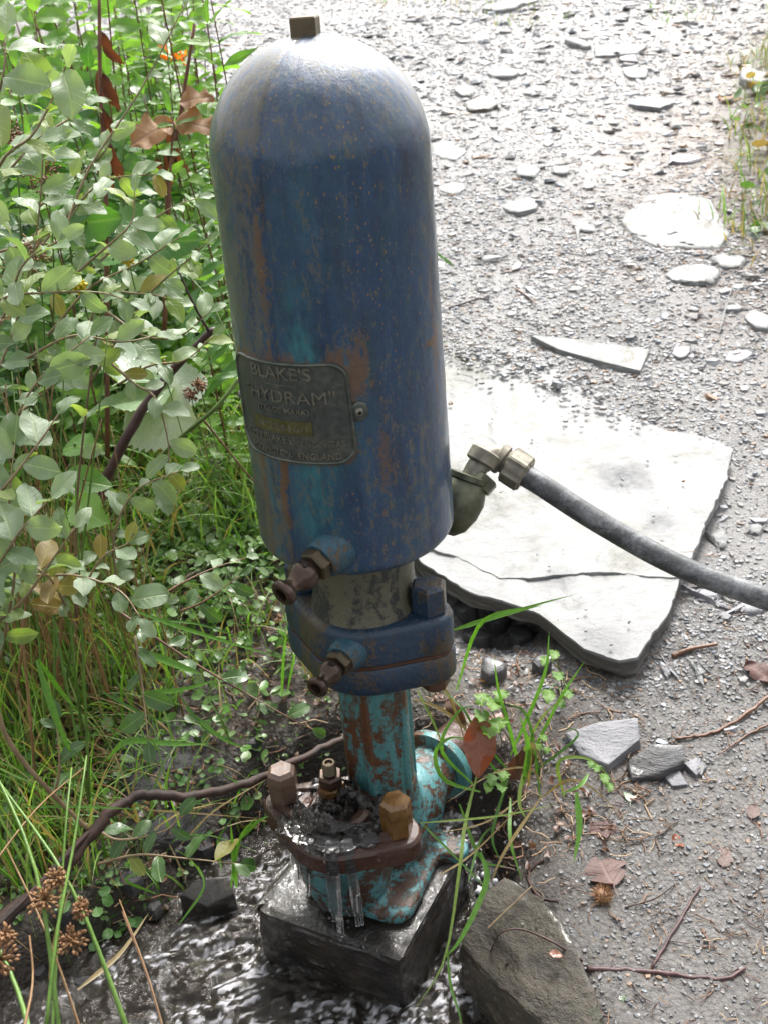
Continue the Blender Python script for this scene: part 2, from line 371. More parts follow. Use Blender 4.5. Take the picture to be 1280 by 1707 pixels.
M['hole_shade'] = mat_metal('dark bore', (.006, .005, .004), (.012, .01, .008), 0., .6)  # near black stands in for the shade inside holes
M['plate'] = mat_metal('nameplate bronze', (.075, .092, .088), (.12, .13, .115), .45, .40, 120, .3)
M['platerim'] = mat_metal('nameplate raised metal', (.075, .095, .085), (.15, .16, .13), .5, .36, 120, .2)
M['letters'] = mat_metal('raised letters', (.17, .17, .14), (.25, .245, .20), .5, .38, 150, .2)
M['serial'] = mat_metal('olive serial strip', (.11, .105, .035), (.15, .14, .055), .4, .42, 150, .2)
M['plug'] = mat_metal('grey olive plug', (.07, .06, .035), (.16, .12, .07), .2, .55, 60, .5)
M['gun'] = mat_metal('olive gunmetal', (.08, .09, .055), (.15, .155, .10), .45, .36, 70, .2)
M['fitting'] = mat_metal('tan grey fitting', (.17, .155, .115), (.30, .28, .22), .25, .42, 70, .35)
M['hose'] = (lambda t: t.done((lambda o, n, f: t.bsdf(Base_Color=t.mix(f, (.045, .048, .050), (.30, .31, .32)), Roughness=.32, Normal=t.bump(n, .2, .002)))(*(lambda o: (o, t.noise(o, 120, 6, .7), t.ramp(t.math('ADD', t.math('MULTIPLY', t.noise(t.mapp(o, (.6, 1, 1)), 26, 7, .75, .4), .8), t.math('MULTIPLY', t.noise(o, 300, 3), .2)), [(.46, .05), (.62, .7)])))(t.co()))))(NT('black plastic pipe'))
M['slab'] = mat_slab()
M['ground'] = mat_ground()
def mat_block():
    t = NT('wet black stone'); o = t.co(); n1 = t.noise(o, 14, 8, .65); n2 = t.noise(o, 70, 6, .7)
    c = t.mix(t.ramp(n1, [(.4, 0.), (.65, 1.)]), (.006, .005, .0045), (.030, .023, .017))
    hb = t.bump(t.math('ADD', n1, t.math('MULTIPLY', n2, .4)), .6, .008)
    wv = t.math('ADD', t.noise(t.mapp(o, (1, 1, .5), rot=(0, 0, .45)), 26, 3, .5, 1.2), t.math('MULTIPLY', t.noise(o, 80, 2, .5, .8), .35))
    return t.done(t.bsdf(Base_Color=c, Roughness=.4, Normal=hb, Coat_Weight=.55, Coat_Roughness=.03, Coat_Normal=t.bump(wv, .8, .014)))
M['block'] = mat_block()
M['rock_dark'] = mat_stone('dark wet slate', (.030, .030, .032), (.085, .083, .085), .35, 1., .7, .6, .35)
M['rock_wet'] = mat_stone('buried dark stone', (.020, .019, .020), (.055, .052, .054), .5, 1.5, 1.0, .3, .0)
M['rock_grey'] = mat_stone('grey slate', (.10, .10, .11), (.22, .22, .24), .45, 1., .6, .6, .0)
M['rock_pale'] = mat_stone('pale path stone', (.14, .145, .145), (.32, .325, .32), .6, 1., .8, .3, .0, (.12, .115, .09), .5)
M['rock_moss'] = mat_stone('olive wet boulder', (.024, .020, .015), (.095, .075, .048), .38, 1.6, 1.0, .12, .25, (.045, .05, .026))
M['pebble'] = mat_tint('slate pebbles', .55, .3, 300, spec=.45)
M['litter'] = mat_tint('brown litter', .6, .4, 300)
M['grass'] = mat_tint('grass blades', .38, .1, 150, .35)
M['cover_leaf'] = mat_tint('creeping leaves', .34, .3, 150, .3)
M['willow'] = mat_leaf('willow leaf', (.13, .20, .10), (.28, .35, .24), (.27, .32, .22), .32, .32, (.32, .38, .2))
M['willow_lit'] = mat_leaf('pale young willow leaf', (.16, .24, .07), (.27, .33, .12), (.24, .30, .16), .34, .42, (.34, .4, .18))  # paler young leaves mixed in at random
M['willow_dark'] = mat_leaf('dark green willow leaf', (.04, .10, .022), (.07, .14, .04), (.15, .2, .12), .28, .25, (.2, .28, .08), wet=.3)  # deeper green leaf of the low shoots
M['willow_yellow'] = mat_leaf('turning willow leaf', (.20, .24, .05), (.27, .25, .07), (.24, .24, .12), .38, .4, (.34, .34, .12), (.22, .11, .04))
M['green'] = mat_leaf('fresh green leaf', (.10, .22, .04), (.18, .31, .06), (.16, .24, .10), .33, .42, (.22, .34, .1))
M['deep'] = mat_leaf('deep green leaf', (.045, .13, .028), (.09, .20, .045), (.1, .17, .06), .3, .35, (.14, .24, .07))
M['silver'] = mat_leaf('wet pale big leaf', (.20, .28, .17), (.28, .35, .24), (.25, .3, .2), .25, .25, (.3, .36, .22), (.42, .46, .38), 6, wet=.5)
M['dead'] = mat_leaf('dead orange leaf', (.22, .06, .022), (.32, .11, .04), (.3, .15, .08), .3, .25, (.2, .06, .03), (.12, .04, .02), 6, (1.4, .9, .5), .5)
M['dead_tan'] = mat_leaf('dead tan leaf', (.30, .15, .06), (.42, .24, .11), (.32, .2, .12), .6, .3, (.2, .12, .08), (.16, .08, .04), 7, (1.3, 1., .6), .0)
M['dead_pink'] = mat_leaf('wet mauve dead leaf', (.085, .036, .030), (.12, .052, .042), (.11, .06, .05), .6, .12, (.17, .10, .08), (.13, .10, .09), 7, (1.2, .8, .6), .0)
M['dead_brown'] = mat_leaf('curled brown leaf', (.09, .042, .022), (.16, .08, .045), (.12, .065, .04), .7, .3, (.08, .03, .02), (.06, .025, .015), 6, (1.4, .9, .5))
M['twig_red'] = mat_bark('reddish twig', (.09, .04, .022), (.17, .085, .045), .4)
M['twig_tan'] = mat_bark('tan twig', (.17, .115, .06), (.28, .21, .12), .5)
M['twig_dark'] = mat_bark('dark wet branch', (.012, .008, .006), (.055, .022, .013), .7, 0.)
M['twig_purple'] = mat_bark('purple brown twig', (.035, .014, .015), (.085, .042, .040), .5, .0)
M['stem_brown'] = mat_bark('dead brown stem', (.10, .035, .02), (.20, .08, .04), .6)
M['stem_green'] = mat_bark('green stem', (.06, .11, .02), (.12, .19, .04), .4)
M['rush'] = mat_bark('rush stem', (.07, .15, .02), (.14, .25, .04), .35)
M['rush_dead'] = mat_bark('dead rush stem', (.17, .085, .035), (.30, .18, .08), .5)
M['seed'] = mat_bark('brown seed head', (.14, .06, .025), (.26, .14, .06), .6)
M['orange'] = mat_leaf('orange petal', (.75, .16, .02), (.8, .25, .03), (.7, .2, .04), .5, .4, (.8, .3, .05))
M['yellow'] = mat_bark('yellow petal', (.55, .42, .02), (.65, .55, .04), .6)
M['water'] = mat_water('stream water', (.16, .13, .10), .0, .9, 130, .6, True)
M['splash'] = mat_water('splashing water', (.9, .88, .86), .01, 1.0)
M['jet'] = mat_water('aerated falling water', (.98, .98, .98), .0, 1.0, 90, .03)
M['foam'] = (lambda t: t.done(t.bsdf(Base_Color=(.72, .72, .78), Roughness=.3, Normal=t.bump(t.noise(t.co(), 150, 4), .5, .003))))(NT('white foam'))

# ------------------------------------------------------------------ terrain
def sdf_poly(x, y, poly):
    d = np.full(np.shape(x), 1e9); ins = np.zeros(np.shape(x), bool); n = len(poly)
    for i in range(n):
        ax, ay = poly[i]; bx, by = poly[(i+1) % n]; ex, ey = bx-ax, by-ay
        t = np.clip(((x-ax)*ex+(y-ay)*ey)/(ex*ex+ey*ey), 0, 1); d = np.minimum(d, (x-ax-t*ex)**2+(y-ay-t*ey)**2)
        c = ((ay > y) != (by > y)) & (x < (bx-ax)*(y-ay)/((by-ay) if by != ay else 1e-9)+ax); ins ^= c
    d = np.sqrt(d); return np.where(ins, -d, d)
WATER = .05
_px = [(-60, 1800), (60, 1680), (170, 1610), (290, 1540), (330, 1480), (420, 1400), (560, 1330), (700, 1340), (780, 1400), (822, 1460), (790, 1530), (745, 1580), (790, 1660), (880, 1760), (900, 2000), (0, 2000)]
STREAM = [tuple(atz(u, v, WATER)[:2]) for u, v in _px]
def path_left(y): return np.interp(y, [0, 1.2, 1.9, 2.6, 3.6, 5, 7, 12, 40], [.24, .20, .02, -.12, -.22, -.72, -1.6, -5, -14])
def path_right(y): return np.interp(y, [0, 2.5, 3.3, 4.2, 5.6, 7, 40], [3, 1.6, 1.24, 1.45, 1.95, 3.0, 14])
def G(x, y, rough=True):
    x = np.asarray(x, float); y = np.asarray(y, float)
    b = np.where(y < 1.5, .15+.10*(y-1.0), .20+.14*(y-1.5)); b = np.where(y > 9, 1.25+.03*(y-9), b)
    b = b+.22*sstep(.0, .9, x-path_right(y))*sstep(1.5, 3, y) + .10*sstep(.3, 1.6, path_left(y)-x)*sstep(1.8, 3.2, y)
    h = atz(835, 1075, .12); b = b-.10*np.exp(-(((x-h[0])/.13)**2+((y-h[1])/.12)**2))
    l = sstep(.05, -.15, x)*sstep(1.75, 1.3, y); b = b-.035*l
    d = sdf_poly(x, y, STREAM)
    s = sstep(.10, -.03, d+.035*fbm(x*12, y*12, 0, 5, 4)); b = b*(1-s)+(-.03+.02*fbm(x*20, y*20, 0, 6, 3))*s
    if rough:
        soil = soil_mask(x, y)
        b = b+.012*fbm(x*6, y*6, 0, 1, 4)+(.0035+.007*soil)*fbm(x*45, y*45, 0, 2, 4)
        wet_edge = sstep(1.9, 1.1, y); b = b+.0022*wet_edge*np.abs(vnoise(x*140, y*140, 0, 9))
    return b
def soil_mask(x, y):
    a = sstep(.10, -.10, x-path_left(y)+.06*fbm(x*9, y*9, 0, 11, 3)); c = sstep(-.15, .15, x-path_right(y)+.2*fbm(x*4, y*4, 0, 12, 3))
    q = np.exp(-(((x-.21)/.13)**2+((y-1.42)/.17)**2))*1.5+.0*x
    return np.clip(a+c+q*(.6+.8*fbm(x*16, y*16, 0, 13, 3)), 0, 1)
def g1(x, y): return float(G(np.array([x]), np.array([y]))[0])
def on_ground(u, v, dz=0.0):
    k = ray(u, v); t = 1.0
    T = np.arange(.5, 30, .01); P = EYE+np.outer(T, k); hit = np.where(P[:, 2] < G(P[:, 0], P[:, 1])+dz)[0]
    t = T[hit[0]] if len(hit) else 30; return EYE+k*t
def grid_axis(core, step, far, grow=1.12):
    a = list(np.arange(core[0], core[1], step)); s = step
    while a[-1] < far[1]: s *= grow; a.append(a[-1]+s)
    s = step; b = [core[0]]
    while b[-1] > far[0]: s *= grow; b.append(b[-1]-s)
    return np.array(b[::-1][:-1]+a)
gx = grid_axis((-1.0, 1.3), .0085, (-70, 70), 1.05)
ys = [.35]
while ys[-1] < 2.4: ys.append(ys[-1]+.008)
while ys[-1] < 9: ys.append(ys[-1]*1.005)
s_ = .05
while ys[-1] < 90: s_ *= 1.15; ys.append(ys[-1]+s_)
back = [.35]; s_ = .01
while back[-1] > -40: s_ *= 1.25; back.append(back[-1]-s_)
gy = np.array(back[::-1][:-1]+ys)
XX, YY = np.meshgrid(gx, gy); ZZ = G(XX, YY)
nx, ny = len(gx), len(gy)
idx = np.arange(nx*ny).reshape(ny, nx)
Fq = np.stack([idx[:-1, :-1], idx[:-1, 1:], idx[1:, 1:], idx[1:, :-1]], -1).reshape(-1, 4)
sd_ = sdf_poly(XX, YY, STREAM)
wetm = np.clip(sstep(.16, .0, sd_)+.35*soil_mask(XX, YY)*sstep(2.2, 1.2, YY)*(fbm(XX*10, YY*10, 0, 31, 3)*.5+.6), 0, 1)
litm = np.clip(sstep(-.9, .1, XX-path_right(YY)+.5*fbm(XX*2, YY*2, 0, 21, 3))*sstep(2.2, 3.0, YY)+.25*sstep(1.8, 1.2, YY), 0, 1)
dampm = .62*sstep(1.9, 1.35, YY)*(.75+.5*fbm(XX*5, YY*5, 0, 33, 3))*(XX > 0)
tint = np.stack([np.maximum(soil_mask(XX, YY), sstep(.03, -.02, sd_)), np.maximum(np.maximum(wetm, dampm), sstep(.02, -.01, sd_)*1.2), litm], -1).reshape(-1, 3)
ground = link('ground', mesh_np('ground', np.stack([XX, YY, ZZ], -1).reshape(-1, 3), Fq, M['ground'], True, tint))
tag(ground, 'grey slate grit path rising past dark wet soil beside the stream', kind='structure')

# water of the stream
wx = np.arange(-.95, .75, .0042); wy = np.arange(.55, 1.55, .0042); WX, WY = np.meshgrid(wx, wy)
blk_c = np.array([-.09, 1.14])
turb = .9+1.5*np.exp(-((np.hypot(WX-blk_c[0], WY-blk_c[1])-.22)/.12)**2)
warp = fbm(WX*7, WY*7, 0, 41, 3)
WZ = WATER+.0062*turb*fbm(WX*24+warp*1.6, WY*34+warp*1.2, .3, 42, 4)+.006*turb*(np.abs(fbm(WX*17+warp*2, WY*25, .7, 43, 4))-.2)
foam_glint = sstep(.02, .45, fbm(WX*14+warp*5, WY*20+warp*5, 0, 49, 4)+.30*(turb-1.4))*sstep(.02, .40, fbm(WX*110+warp*9, WY*190+warp*6, 0, 50, 3))  # white streaks: foam plus ripple highlights painted into the water colour
WZ = WZ+.0034*turb*fbm(WX*75+warp*4, WY*110+warp*3, .1, 47, 2)
idx = np.arange(WX.size).reshape(WX.shape)
Wq = np.stack([idx[:-1, :-1], idx[:-1, 1:], idx[1:, 1:], idx[1:, :-1]], -1).reshape(-1, 4)
keep = (sdf_poly(WX, WY, STREAM) < .09); keepf = keep.ravel()[Wq].all(1)
stream = link('stream_water', mesh_np('stream_water', np.stack([WX, WY, WZ], -1).reshape(-1, 3), Wq[keepf], M['water'], True, np.repeat(foam_glint.reshape(-1, 1), 3, 1)))
tag(stream, 'dark rippling shallow stream water around the black stone', kind='structure')

# ------------------------------------------------------------------ hydraulic ram
AX, AY = -.035, 1.20
ram = empty('hydraulic_ram', (AX, AY, .16), 'tall blue domed hydraulic ram pump with bronze nameplate on the wet black stone', 'water pump')
th_e1 = R(-26); E1 = Vector((math.cos(th_e1), math.sin(th_e1), 0)); E2 = Vector((-math.sin(th_e1), math.cos(th_e1), 0))
# air vessel
ZB, ZS, RT, RB = .764, 1.240, .1195, .1255
prof = []
for a in np.linspace(0, 90, 9): prof.append((RB-.016+.016*math.sin(R(a)), ZB+.016-.016*math.cos(R(a))))
for z in np.linspace(ZB+.02, ZS, 150): prof.append((RB+(RT-RB)*(z-ZB)/(ZS-ZB), z))
for a in np.linspace(1.5, 88.5, 60): prof.append((RT*math.cos(R(a)), ZS+(RT*1.0)*math.sin(R(a))))
prof = [(RB-.05, ZB)]+prof
SEG = 300; th = np.linspace(-math.pi, math.pi, SEG, endpoint=False)
pr = np.array(prof); RR, TH = np.meshgrid(pr[:, 0], th, indexing='ij'); ZV, _ = np.meshgrid(pr[:, 1], th, indexing='ij')
deg = np.degrees(TH)
seam_a = -35+4*(ZV-1.0)/.25
step = np.maximum(sstep(.9, -.9, deg-seam_a)*sstep(-175, -160, deg), 0)
ridge = np.exp(-((deg-seam_a)/1.1)**2)
dn = fbm(np.sin(TH)*9, np.cos(TH)*9, ZV*60, 55, 3)
R2 = RR+(.0022*step-.0020*ridge+.0006*dn)*(RR > .02)
VX = np.stack([AX+R2*np.sin(TH), AY-R2*np.cos(TH), ZV], -1)
PL_A, PL_Z, PL_HW, PL_HH = -33.5, .0, R(38.0)*.1245, .0605
def plate_z(): return .5*(aty(500, 598, AY-.09)[2]+aty(510, 752, AY-.09)[2])
PL_Z = plate_z()
arc = R(1)*(deg-PL_A)*.123; hz = ZV-PL_Z
bd = np.hypot(np.maximum(np.abs(arc)-PL_HW+.02, 0), np.maximum(np.abs(hz)-PL_HH+.02, 0))-.02
nz1 = fbm(np.sin(TH)*16, np.cos(TH)*16, ZV*22, 60, 4)
rust = .85*np.exp(-np.maximum(bd, 0)/.0055)*(bd > -.02)*(.75+.7*nz1)+.32*gauss(bd-.008, .010)*(hz > .02)*(arc > .0)*(.6+1.4*nz1)
below = (hz < -PL_HH)
rust += 1.0*gauss(deg+39+1.5*np.sin(ZV*60), 2.2)*below*sstep(.80, .86, ZV)+.5*gauss(deg+55, 1.5)*below
rust += .75*gauss(deg-(seam_a-3), 3.5)*sstep(.9, 1.02, ZV)*sstep(1.26, 1.15, ZV)*(.5+.7*nz1)
rust += .5*gauss(deg-63, 4)*sstep(.85, 1.0, ZV)*sstep(1.2, 1.1, ZV)+.9*gauss(deg-58, 7)*gauss(ZV-1.035, .004)+.7*gauss(deg-66, 1.5)*gauss(ZV-1.03, .02)
rust += .45*gauss(deg-12, 9)*gauss(ZV-1.04, .05)*(nz1 > 0)+.3*gauss(deg+25, 12)*gauss(ZV-.97, .02)+.4*gauss(deg-20, 6)*gauss(ZV-.92, .05)
teal = 1.1*gauss(deg+20, 8)*gauss(ZV-1.07, .05)+.7*gauss(deg+17, 9)*gauss(ZV-.99, .05)+.6*np.exp(-np.maximum(bd, 0)/.012)*(arc > .02)
teal += .75*below*gauss(deg+22, 12)*sstep(.77, .84, ZV)+.5*below*gauss(deg+50, 5)+.25*gauss(deg+10, 20)*gauss(ZV-1.2, .05)
olive = .85*sstep(2, -3, deg-seam_a)*(.65+.5*nz1)+.55*sstep(55, 80, deg)*(.6+.5*nz1)+.5*sstep(ZS+.01, ZS+.06, ZV)*(.5+.8*nz1)
olive = olive+.03
olive += .3*below*gauss(deg+16, 10)+.7*below*gauss(deg+58, 4)+.35*gauss(deg-40, 22)*sstep(1.1, .8, ZV)
n_r, n_t = RR.shape; idx = np.arange(n_r*n_t).reshape(n_r, n_t); nxt = np.roll(idx, -1, 1)
Fv = np.stack([idx[:-1], nxt[:-1], nxt[1:], idx[1:]], -1).reshape(-1, 4)
vessel = wpart('air_vessel', mesh_np('air_vessel', VX.reshape(-1, 3), Fv, M['paint'], True, np.clip(np.stack([rust, teal, olive], -1).reshape(-1, 3), 0, 1.3)), ram)
# square plug on the dome
mb = MB().add(prism([(-.0135, -.011), (.0135, -.011), (.0135, .011), (-.0135, .011)], [(0, 0), (0, .0215), (.0015, .023)], (AX-.004, AY, ZS+RT-.006), (math.cos(R(-12)), math.sin(R(-12)), 0), (-math.sin(R(-12)), math.cos(R(-12)), 0)))
wpart('plug', mb.mesh('plug', M['plug'], False), vessel)
wpart('plug_collar', MB().add(lathe([(.019, 0), (.019, .003), (.016, .005)], (AX-.004, AY, ZS+RT-.006), (0, 0, 1), 24)).mesh('plug_collar', M['plug'], True, 40), vessel)

# nameplate, wrapped round the vessel
def vr(z): return RB+(RT-RB)*(z-ZB)/(ZS-ZB)
TILT = R(1.5)
def wrap(P, base=0.0):
    """P (n,3) plate coordinates: x along arc, y up, z outwards"""
    P = np.asarray(P, float); x = P[:, 0]*math.cos(TILT)-P[:, 1]*math.sin(TILT); y = P[:, 0]*math.sin(TILT)+P[:, 1]*math.cos(TILT)
    z = PL_Z+y; a = R(PL_A)+x/.1245; r = RB+(RT-RB)*(z-ZB)/(ZS-ZB)+.0012+P[:, 2]+base
    return np.stack([AX+r*np.sin(a), AY-r*np.cos(a), z], -1)
def rrect(hw, hh, rad, n=10):
    o = []
    for cx_, cy_, a0 in ((hw-rad, hh-rad, 0), (-hw+rad, hh-rad, 90), (-hw+rad, -hh+rad, 180), (hw-rad, -hh+rad, 270)):
        o += [(cx_+rad*math.cos(R(a0+t)), cy_+rad*math.sin(R(a0+t))) for t in np.linspace(0, 90, n)]
    return o
ol = resample(rrect(PL_HW, PL_HH, .021), 140)
def plate_rings(ol, levels, inner=None):
    V = []; Fc = []; n = len(ol)
    for k, z in levels:
        V += [(x*k, y*k, z) for x, y in ol]
    for i in range(len(levels)-1):
        for k in range(n): k2 = (k+1) % n; Fc.append([i*n+k, i*n+k2, (i+1)*n+k2, (i+1)*n+k])
    return np.array(V), Fc
V, Fc = plate_rings(ol, [(k, .0030) for k in (.955, .93, .88, .8, .7, .6, .5, .4, .3, .2, .1, .02)])
plate = wpart('nameplate', mesh_np('nameplate', wrap(V), Fc+[[(11*140)+k for k in range(140)]], M['plate'], True), ram)
V, Fc = plate_rings(ol, [(1.0, -.002), (1.0, .0035), (.992, .0050), (.962, .0050), (.953, .0040), (.950, .0024)])
wpart('raised_rim', mesh_np('raised_rim', wrap(V), Fc, M['platerim'], True), plate)
for sgn in (1, -1):
    cxr = sgn*(PL_HW+.007)
    cc = [(cxr+.0105*math.cos(t), .0+.0115*math.sin(t)) for t in np.linspace(0, 2*math.pi, 24, endpoint=False)]
    V = []; n = 24
    for k, z in ((1.0, -.002), (1.0, .0022), (.9, .0030), (.5, .0030), (.05, .0030)): V += [(cxr+(x-cxr)*k, y*k, z) for x, y in cc]
    Fc = [[i*n+k, i*n+(k+1) % n, (i+1)*n+(k+1) % n, (i+1)*n+k] for i in range(4) for k in range(n)]
    wpart('fixing_ear', mesh_np('fixing_ear', wrap(V), Fc, M['platerim'], True), plate)
    V = []
    for a in np.linspace(0, 85, 6): V += [(cxr+.0052*math.cos(R(a))*math.cos(t), .0052*math.cos(R(a))*math.sin(t), .003+.0038*math.sin(R(a))) for t in np.linspace(0, 2*math.pi, 24, endpoint=False)]
    wpart('rivet', mesh_np('rivet', wrap(V), Fc, M['letters'], True), plate)
def text_on_plate(txt, x, y, size, width=None, name='lettering', mat='letters', depth=.0016, zoff=.0030, shear=0, parent=None, bold=.0):
    cu = bpy.data.curves.new('t', 'FONT'); cu.body = txt; cu.size = size; cu.align_x = 'CENTER'; cu.align_y = 'CENTER'; cu.extrude = depth/2; cu.offset = bold; cu.resolution_u = 3
    o = bpy.data.objects.new('t', cu); col.objects.link(o); bpy.context.view_layer.update()
    me = bpy.data.meshes.new_from_object(o.evaluated_get(bpy.context.evaluated_depsgraph_get())); bpy.data.objects.remove(o); bpy.data.curves.remove(cu)
    n = len(me.vertices); c = np.empty(n*3); me.vertices.foreach_get('co', c); c = c.reshape(-1, 3)
    wd = c[:, 0].max()-c[:, 0].min(); k = (width/wd) if width else 1
    c[:, 0] = (c[:, 0]-(c[:, 0].max()+c[:, 0].min())/2)*k+x; c[:, 1] += y+shear*(c[:, 0]-x); c[:, 2] += zoff+depth/2-.0003
    me.vertices.foreach_set('co', wrap(c).astype(np.float32).ravel()); me.name = name; me.materials.clear(); me.materials.append(M[mat]); me.update()
    return wpart(name, me, parent or plate)
text_on_plate("BLAKE'S", .002, .0475, .0205, .082, bold=.0003)
text_on_plate("\"HYDRAM\"", .006, .0195, .0215, .120)
text_on_plate("(TRADE MARK)", .0, .0035, .0088, .070, bold=.0001)
text_on_plate("JOHN BLAKE L", -.028, -.0330, .0130, .078)
text_on_plate("TD", .0150, -.0300, .0075, .009, bold=.0001)
text_on_plate("ENGINEERS", .0455, -.0355, .0095, .050, bold=.0002)
text_on_plate("ACCRINGTON,", -.026, -.0500, .0105, .066, bold=.0001)
text_on_plate("ENGLAND", .0400, -.0510, .0115, .050, bold=.0002)
V = [(x, y, z) for z in (.0028, .0043) for x, y in [(-.026, .0340), (-.004, .0346), (.0, .0356), (.004, .0346), (.026, .0340), (.004, .0334), (.0, .0324), (-.004, .0334)]]
Fc = [[k, (k+1) % 8, 8+(k+1) % 8, 8+k] for k in range(8)]+[list(range(8, 16))]
wpart('ornament_line', mesh_np('ornament_line', wrap(V), Fc, M['letters'], False), plate)
gxs = np.linspace(-.046, .036, 16); V = [(x, y, z) for (y, z) in ((-.0085, .002), (-.0085, .0042), (-.0250, .0042), (-.0250, .002)) for x in gxs]
Fc = [[i*16+k, i*16+k+1, (i+1)*16+k+1, (i+1)*16+k] for i in range(3) for k in range(15)]
ser = wpart('serial_strip', mesh_np('serial_strip', wrap(V), Fc, M['serial'], False), plate)
text_on_plate("Nº28616/1", -.004, -.0172, .0125, .070, 'serial_number', 'letters', .0007, .0042, 0, plate)

# drain cocks
def cock(org, d, s, me_boss_mat, paint_mat):
    org = Vector(org); d = Vector(d).normalized(); e = empty('drain_cock', tuple(org), None, None); e.parent = ram; e.location = org-ram.location
    wpart('boss', MB().add(lathe([(.030*s, -.03), (.027*s, .0), (.025*s, .006), (.0235*s, .012*s), (.021*s, .015*s)], org, d, 36)).mesh('boss', paint_mat, True, 50), e)
    wpart('hex_nut', MB().add(lathe([(.0185*s, .012*s), (.0195*s, .014*s), (.0195*s, .026*s), (.0175*s, .028*s)], org, d, 6, .3)).mesh('hex_nut', M['bronze_green'], False), e)
    p = [(.0115, .026), (.0115, .030), (.0155, .034), (.0175, .040), (.0172, .046), (.0140, .052), (.0105, .056), (.0095, .062), (.0110, .067), (.0150, .070), (.0158, .074), (.0150, .078), (.0125, .0795), (.0085, .0790), (.0078, .076), (.0078, .055)]
    wpart('nozzle', MB().add(lathe([(a*s, b*s) for a, b in p], org, d, 32)).mesh('nozzle', M['bronze'], True, 60), e)
    wpart('bore_shade', MB().add(lathe([(.0077*s, .060*s), (.0077*s, .0605*s)], org, d, 16)).mesh('bore_shade', M['hole_shade'], False), e)  # black disc painted as the shade down the nozzle
    u, v, a = frame_of(d); c = org+a*.041*s+v*.0155*s+u*.006*s
    wpart('side_hole_shade', MB().add(lathe([(.0030*s, -.002), (.0030*s, .0024*s)], c, v+u*.35, 12)).mesh('side_hole_shade', M['hole_shade'], False), e)  # black stub painted as the shade of a small opening
    return e
zc = atd(522, 912, 1.24)[2]
a0 = R(-17); rb = .121
tip_u = (aty(458, 950, 1.06)); root_u = Vector((AX+rb*math.sin(a0), AY-rb*math.cos(a0), .798))
cock(root_u, (-.62, -.66, -.16), 1.06, M['flange'], M['boss'])
root_l = Vector((AX-.030, AY-.082, .622))
cock(root_l, (-.50, -.78, -.06), .93, M['flange'], M['boss'])

# neck and flanges
NT_ = ZB+.012
wpart('neck', MB().add(lathe([(.078, .640), (.074, .656), (.070, .672), (.069, .70), (.071, .735), (.076, NT_)], (AX, AY, 0), (0, 0, 1), 64)).mesh('neck', M['neck'], True, 50), ram)
for a, rr in ((100, .05), (55, .05), (200, .06)):
    pass
fl = oval_flange(.087, .031, .094, 90)
wpart('upper_flange', MB().add(prism(fl, [(.004, .598), (0, .602), (0, .646), (.003, .652), (.008, .6545)], (AX, AY, 0), E1, E2)).mesh('upper_flange', M['flange'], True, 40), ram)
wpart('gasket', MB().add(prism(fl, [(.003, .5925), (.003, .5985)], (AX, AY, 0), E1, E2)).mesh('gasket', M['rustline'], True, 40), ram)
wpart('lower_flange', MB().add(prism(oval_flange(.088, .032, .094, 90), [(.014, .547), (.004, .551), (0, .556), (0, .588), (.003, .593)], (AX, AY, 0), E1, E2)).mesh('lower_flange', M['flange'], True, 40), ram)
for s in (-1, 1):
    c = Vector((AX, AY, 0))+E1*(s*.0945)
    b = wpart('flange_bolt', MB().add(lathe([(.0235, .654), (.0245, .657), (.0245, .6925), (.020, .697)], c, (0, 0, 1), 6, .35)).mesh('flange_bolt', M['flange'], False), ram)
    wpart('bolt_end', MB().add(lathe([(.011, .522), (.0115, .525), (.0115, .547)], c, (0, 0, 1), 16)).mesh('bolt_end', M['rustline'], True, 40), b)
    wpart('nut', MB().add(lathe([(.021, .530), (.0225, .532), (.0225, .5465)], c, (0, 0, 1), 6, .1)).mesh('nut', M['rustline'], False), b)
# column with ribs
colb = MB(); cp = [(.058, .551), (.050, .538), (.046, .52), (.0455, .40), (.047, .33), (.056, .28), (.066, .24)]
parts = [lathe(cp, (AX, AY, 0), (0, 0, 1), 48)]
for a in (-72, -18, 50, 110, 165, 230):
    t = R(a); dx, dy = math.sin(t), -math.cos(t)
    parts.append(prism([(-.009, -.006), (.009, -.006), (.009, .006), (-.009, .006)], [(0, .26), (0, .549)], (AX+dx*.044, AY+dy*.044, 0), (dx, dy, 0), (-dy, dx, 0)))
wpart('column', remesh(parts, 'column', M['column'], .0032, 3), ram)
# valve body, bulb, feet
VC = Vector((-.100, 1.128, 0))
bowl = lathe([(.030, .166), (.052, .172), (.060, .19), (.070, .225), (.076, .262), (.079, .292)], VC, (0, 0, 1), 48)
BE = Vector((AX+.055, AY+.075, .255)); bd_ = (BE-Vector((AX, AY, .255))).normalized()
bulb = lathe([(.012, -.005), (.05, .02), (.062, .05), (.064, .09), (.050, .125), (.044, .18)], Vector((AX, AY, .235))-bd_*.03, bd_, 40)
link_ = tube([VC+Vector((0, 0, .235)), Vector((AX, AY, .245))], [.055, .058], 24)
cb = lathe([(.060, .17), (.062, .21), (.064, .25), (.056, .285), (.049, .33)], (AX, AY, 0), (0, 0, 1), 40)
foot = prism(resample(rrect(.088, .080, .03), 60), [(.004, .160), (0, .164), (0, .176), (.006, .182)], (AX-.028, AY-.038, 0), E1, E2)
foot2 = prism(oval_flange(.03, .02, .055, 40), [(0, .160), (0, .178), (.004, .182)], (AX+.055, AY+.012, 0), E1, E2)
lug = [prism([(-.008, -.03), (.008, -.03), (.008, .03), (-.008, .03)], [(0, .175), (0, .28)], VC+Vector((math.cos(t)*.045, math.sin(t)*.045, 0)), (-math.sin(t), math.cos(t), 0), (math.cos(t), math.sin(t), 0)) for t in (R(-26), R(154))]
